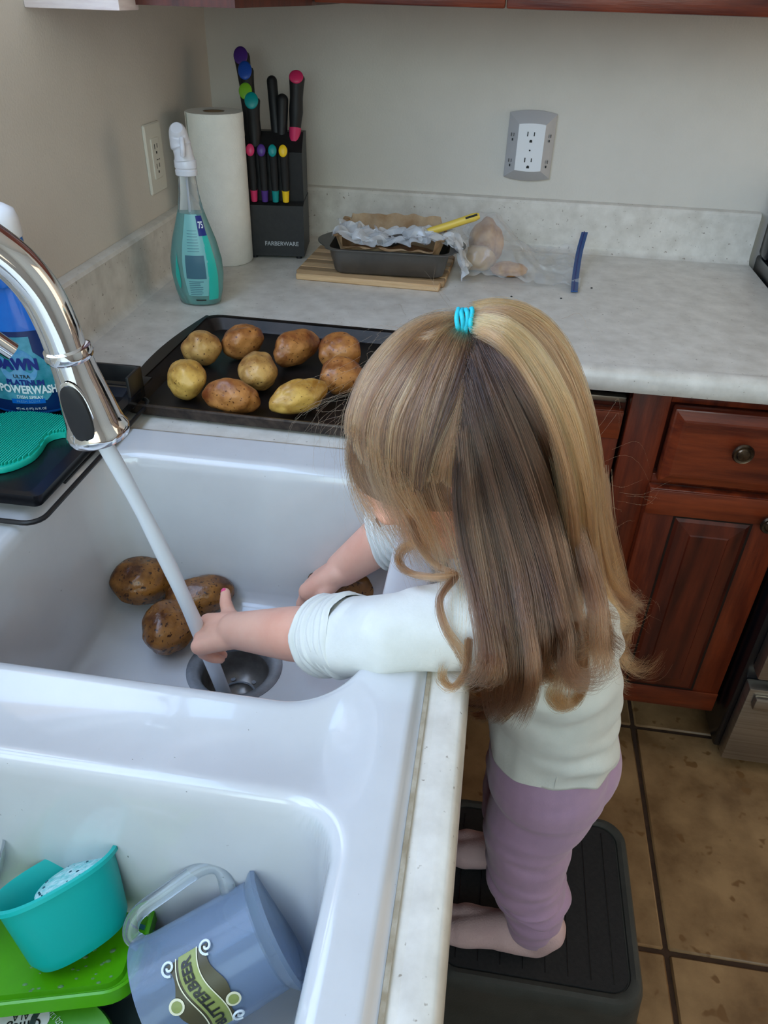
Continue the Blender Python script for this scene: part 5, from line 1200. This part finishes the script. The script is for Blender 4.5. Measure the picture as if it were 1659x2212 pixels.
    hc.materials.append(M['hair']); o = bpy.data.objects.new(name, hc); COL.objects.link(o); o.parent = parent
    if label: o['label'] = label
    o['kind'] = 'stuff'; return o
#       sheet          count  thick  tint0 tint1 var clump radius single frizz lock mode tint-across
strands([(HAIR['pull'],  7500, .0028, .50, .66, .22, 16, .00016, False, .8, .25, 'root', -.28),  # light on the crown put into the tint, paler towards the tie
         (HAIR['pull_far'], 3000, .0030, .40, .70, .16, 50, .00018, False, .4, .15, 'root', 0)], 'pulled_up_hair', kid, 'fine light brown hair drawn up to the tie')
strands([(HAIR['part'], 420, .0022, .40, .40, .14, 30, .00013, False, .6, .2, '', 0)], 'parting_hair', kid)
strands([(HAIR['side'],  190, .0040, .42, .60, .10, 22, .00014, False, 1.0, .7, '', 0),
         (HAIR['fringe'], 700, .0050, .50, .72, .10, 20, .00011, False, 1.4, .4, '', 0)], 'side_hair', kid)
strands([(HAIR['loose'], 12000, .0042, .00, .34, .12, 300, .00017, False, .9, .92, 'hook', .06),  # shade put into the tint, darkest at the roots
         (HAIR['loose_far'], 3200, .0060, .12, .4, .08, 200, .0002, False, .8, .6, 'hook', 0)], 'loose_hair', kid, 'loose hair hanging down the back, its shade tinted in as dark brown')
strands([(HAIR['pony'],  7500, .0038, .80, .52, .15, 240, .00018, False, .6, .7, 'hook', 0),
         (HAIR['back'],  1900, .0045, .46, .62, .10, 180, .00017, False, .9, .9, 'hook', 0)], 'ponytail', kid, 'golden ponytail falling from the tie')
strands([(HAIR['curl'],  1500, .0020, .36, .58, .08, 34, .00015, True, .9, .12, '', 0),
         (HAIR['wisp'],  90, .0150, .60, .8, .1, 1.5, .00006, True, .5, 0, '', 0)], 'curled_ends', kid)
part_g = G().ell(HC, (.0895,.0722,.0856), Mh, 90)
PA, PB = Vector(((0.6142,-1.2168,1.0063))), Vector(((0.6035,-1.2351,0.9708)))
def near_part(f):
    c = sum((Vector(part_g.v[i]) for i in f), Vector((0,0,0)))/len(f); t = max(0, min(1, (c-PA).dot(PB-PA)/(PB-PA).length_squared)); return (c-(PA+(PB-PA)*t)).length < .0062+.005*noise.noise(c*220)
part_g.f = [f for f in part_g.f if near_part(f)]
keep_v = sorted({i for f in part_g.f for i in f}); rem = {o_: n_ for n_, o_ in enumerate(keep_v)}
part_g.v = [part_g.v[i] for i in keep_v]; part_g.f = [tuple(rem[i] for i in f) for f in part_g.f]
obj('parting', part_g, M['skin'], kid, label='pale scalp showing at the parting', angle=None)
tie = thing('hair_tie', tuple(TIE), 'aqua coiled hair tie around the ponytail on top of the head', 'hair tie')
tx = Vector((1.0,.05,.08)).normalized(); ty = tx.orthogonal().normalized(); tz_ = tx.cross(ty)
for k in range(4):
    c = TIE + tx*(-.0052+.0036*k)
    pts = [c + (ty*math.cos(2*PI*j/20)+tz_*math.sin(2*PI*j/20))*(.0098+.0006*math.sin(j*1.1+k*2)) + tx*(.0007*math.sin(j*.9+k*1.7)) for j in range(20)]
    obj('coil', G().tube(pts, .0019, 10, closed=True), M['hairtie'], tie, angle=None)
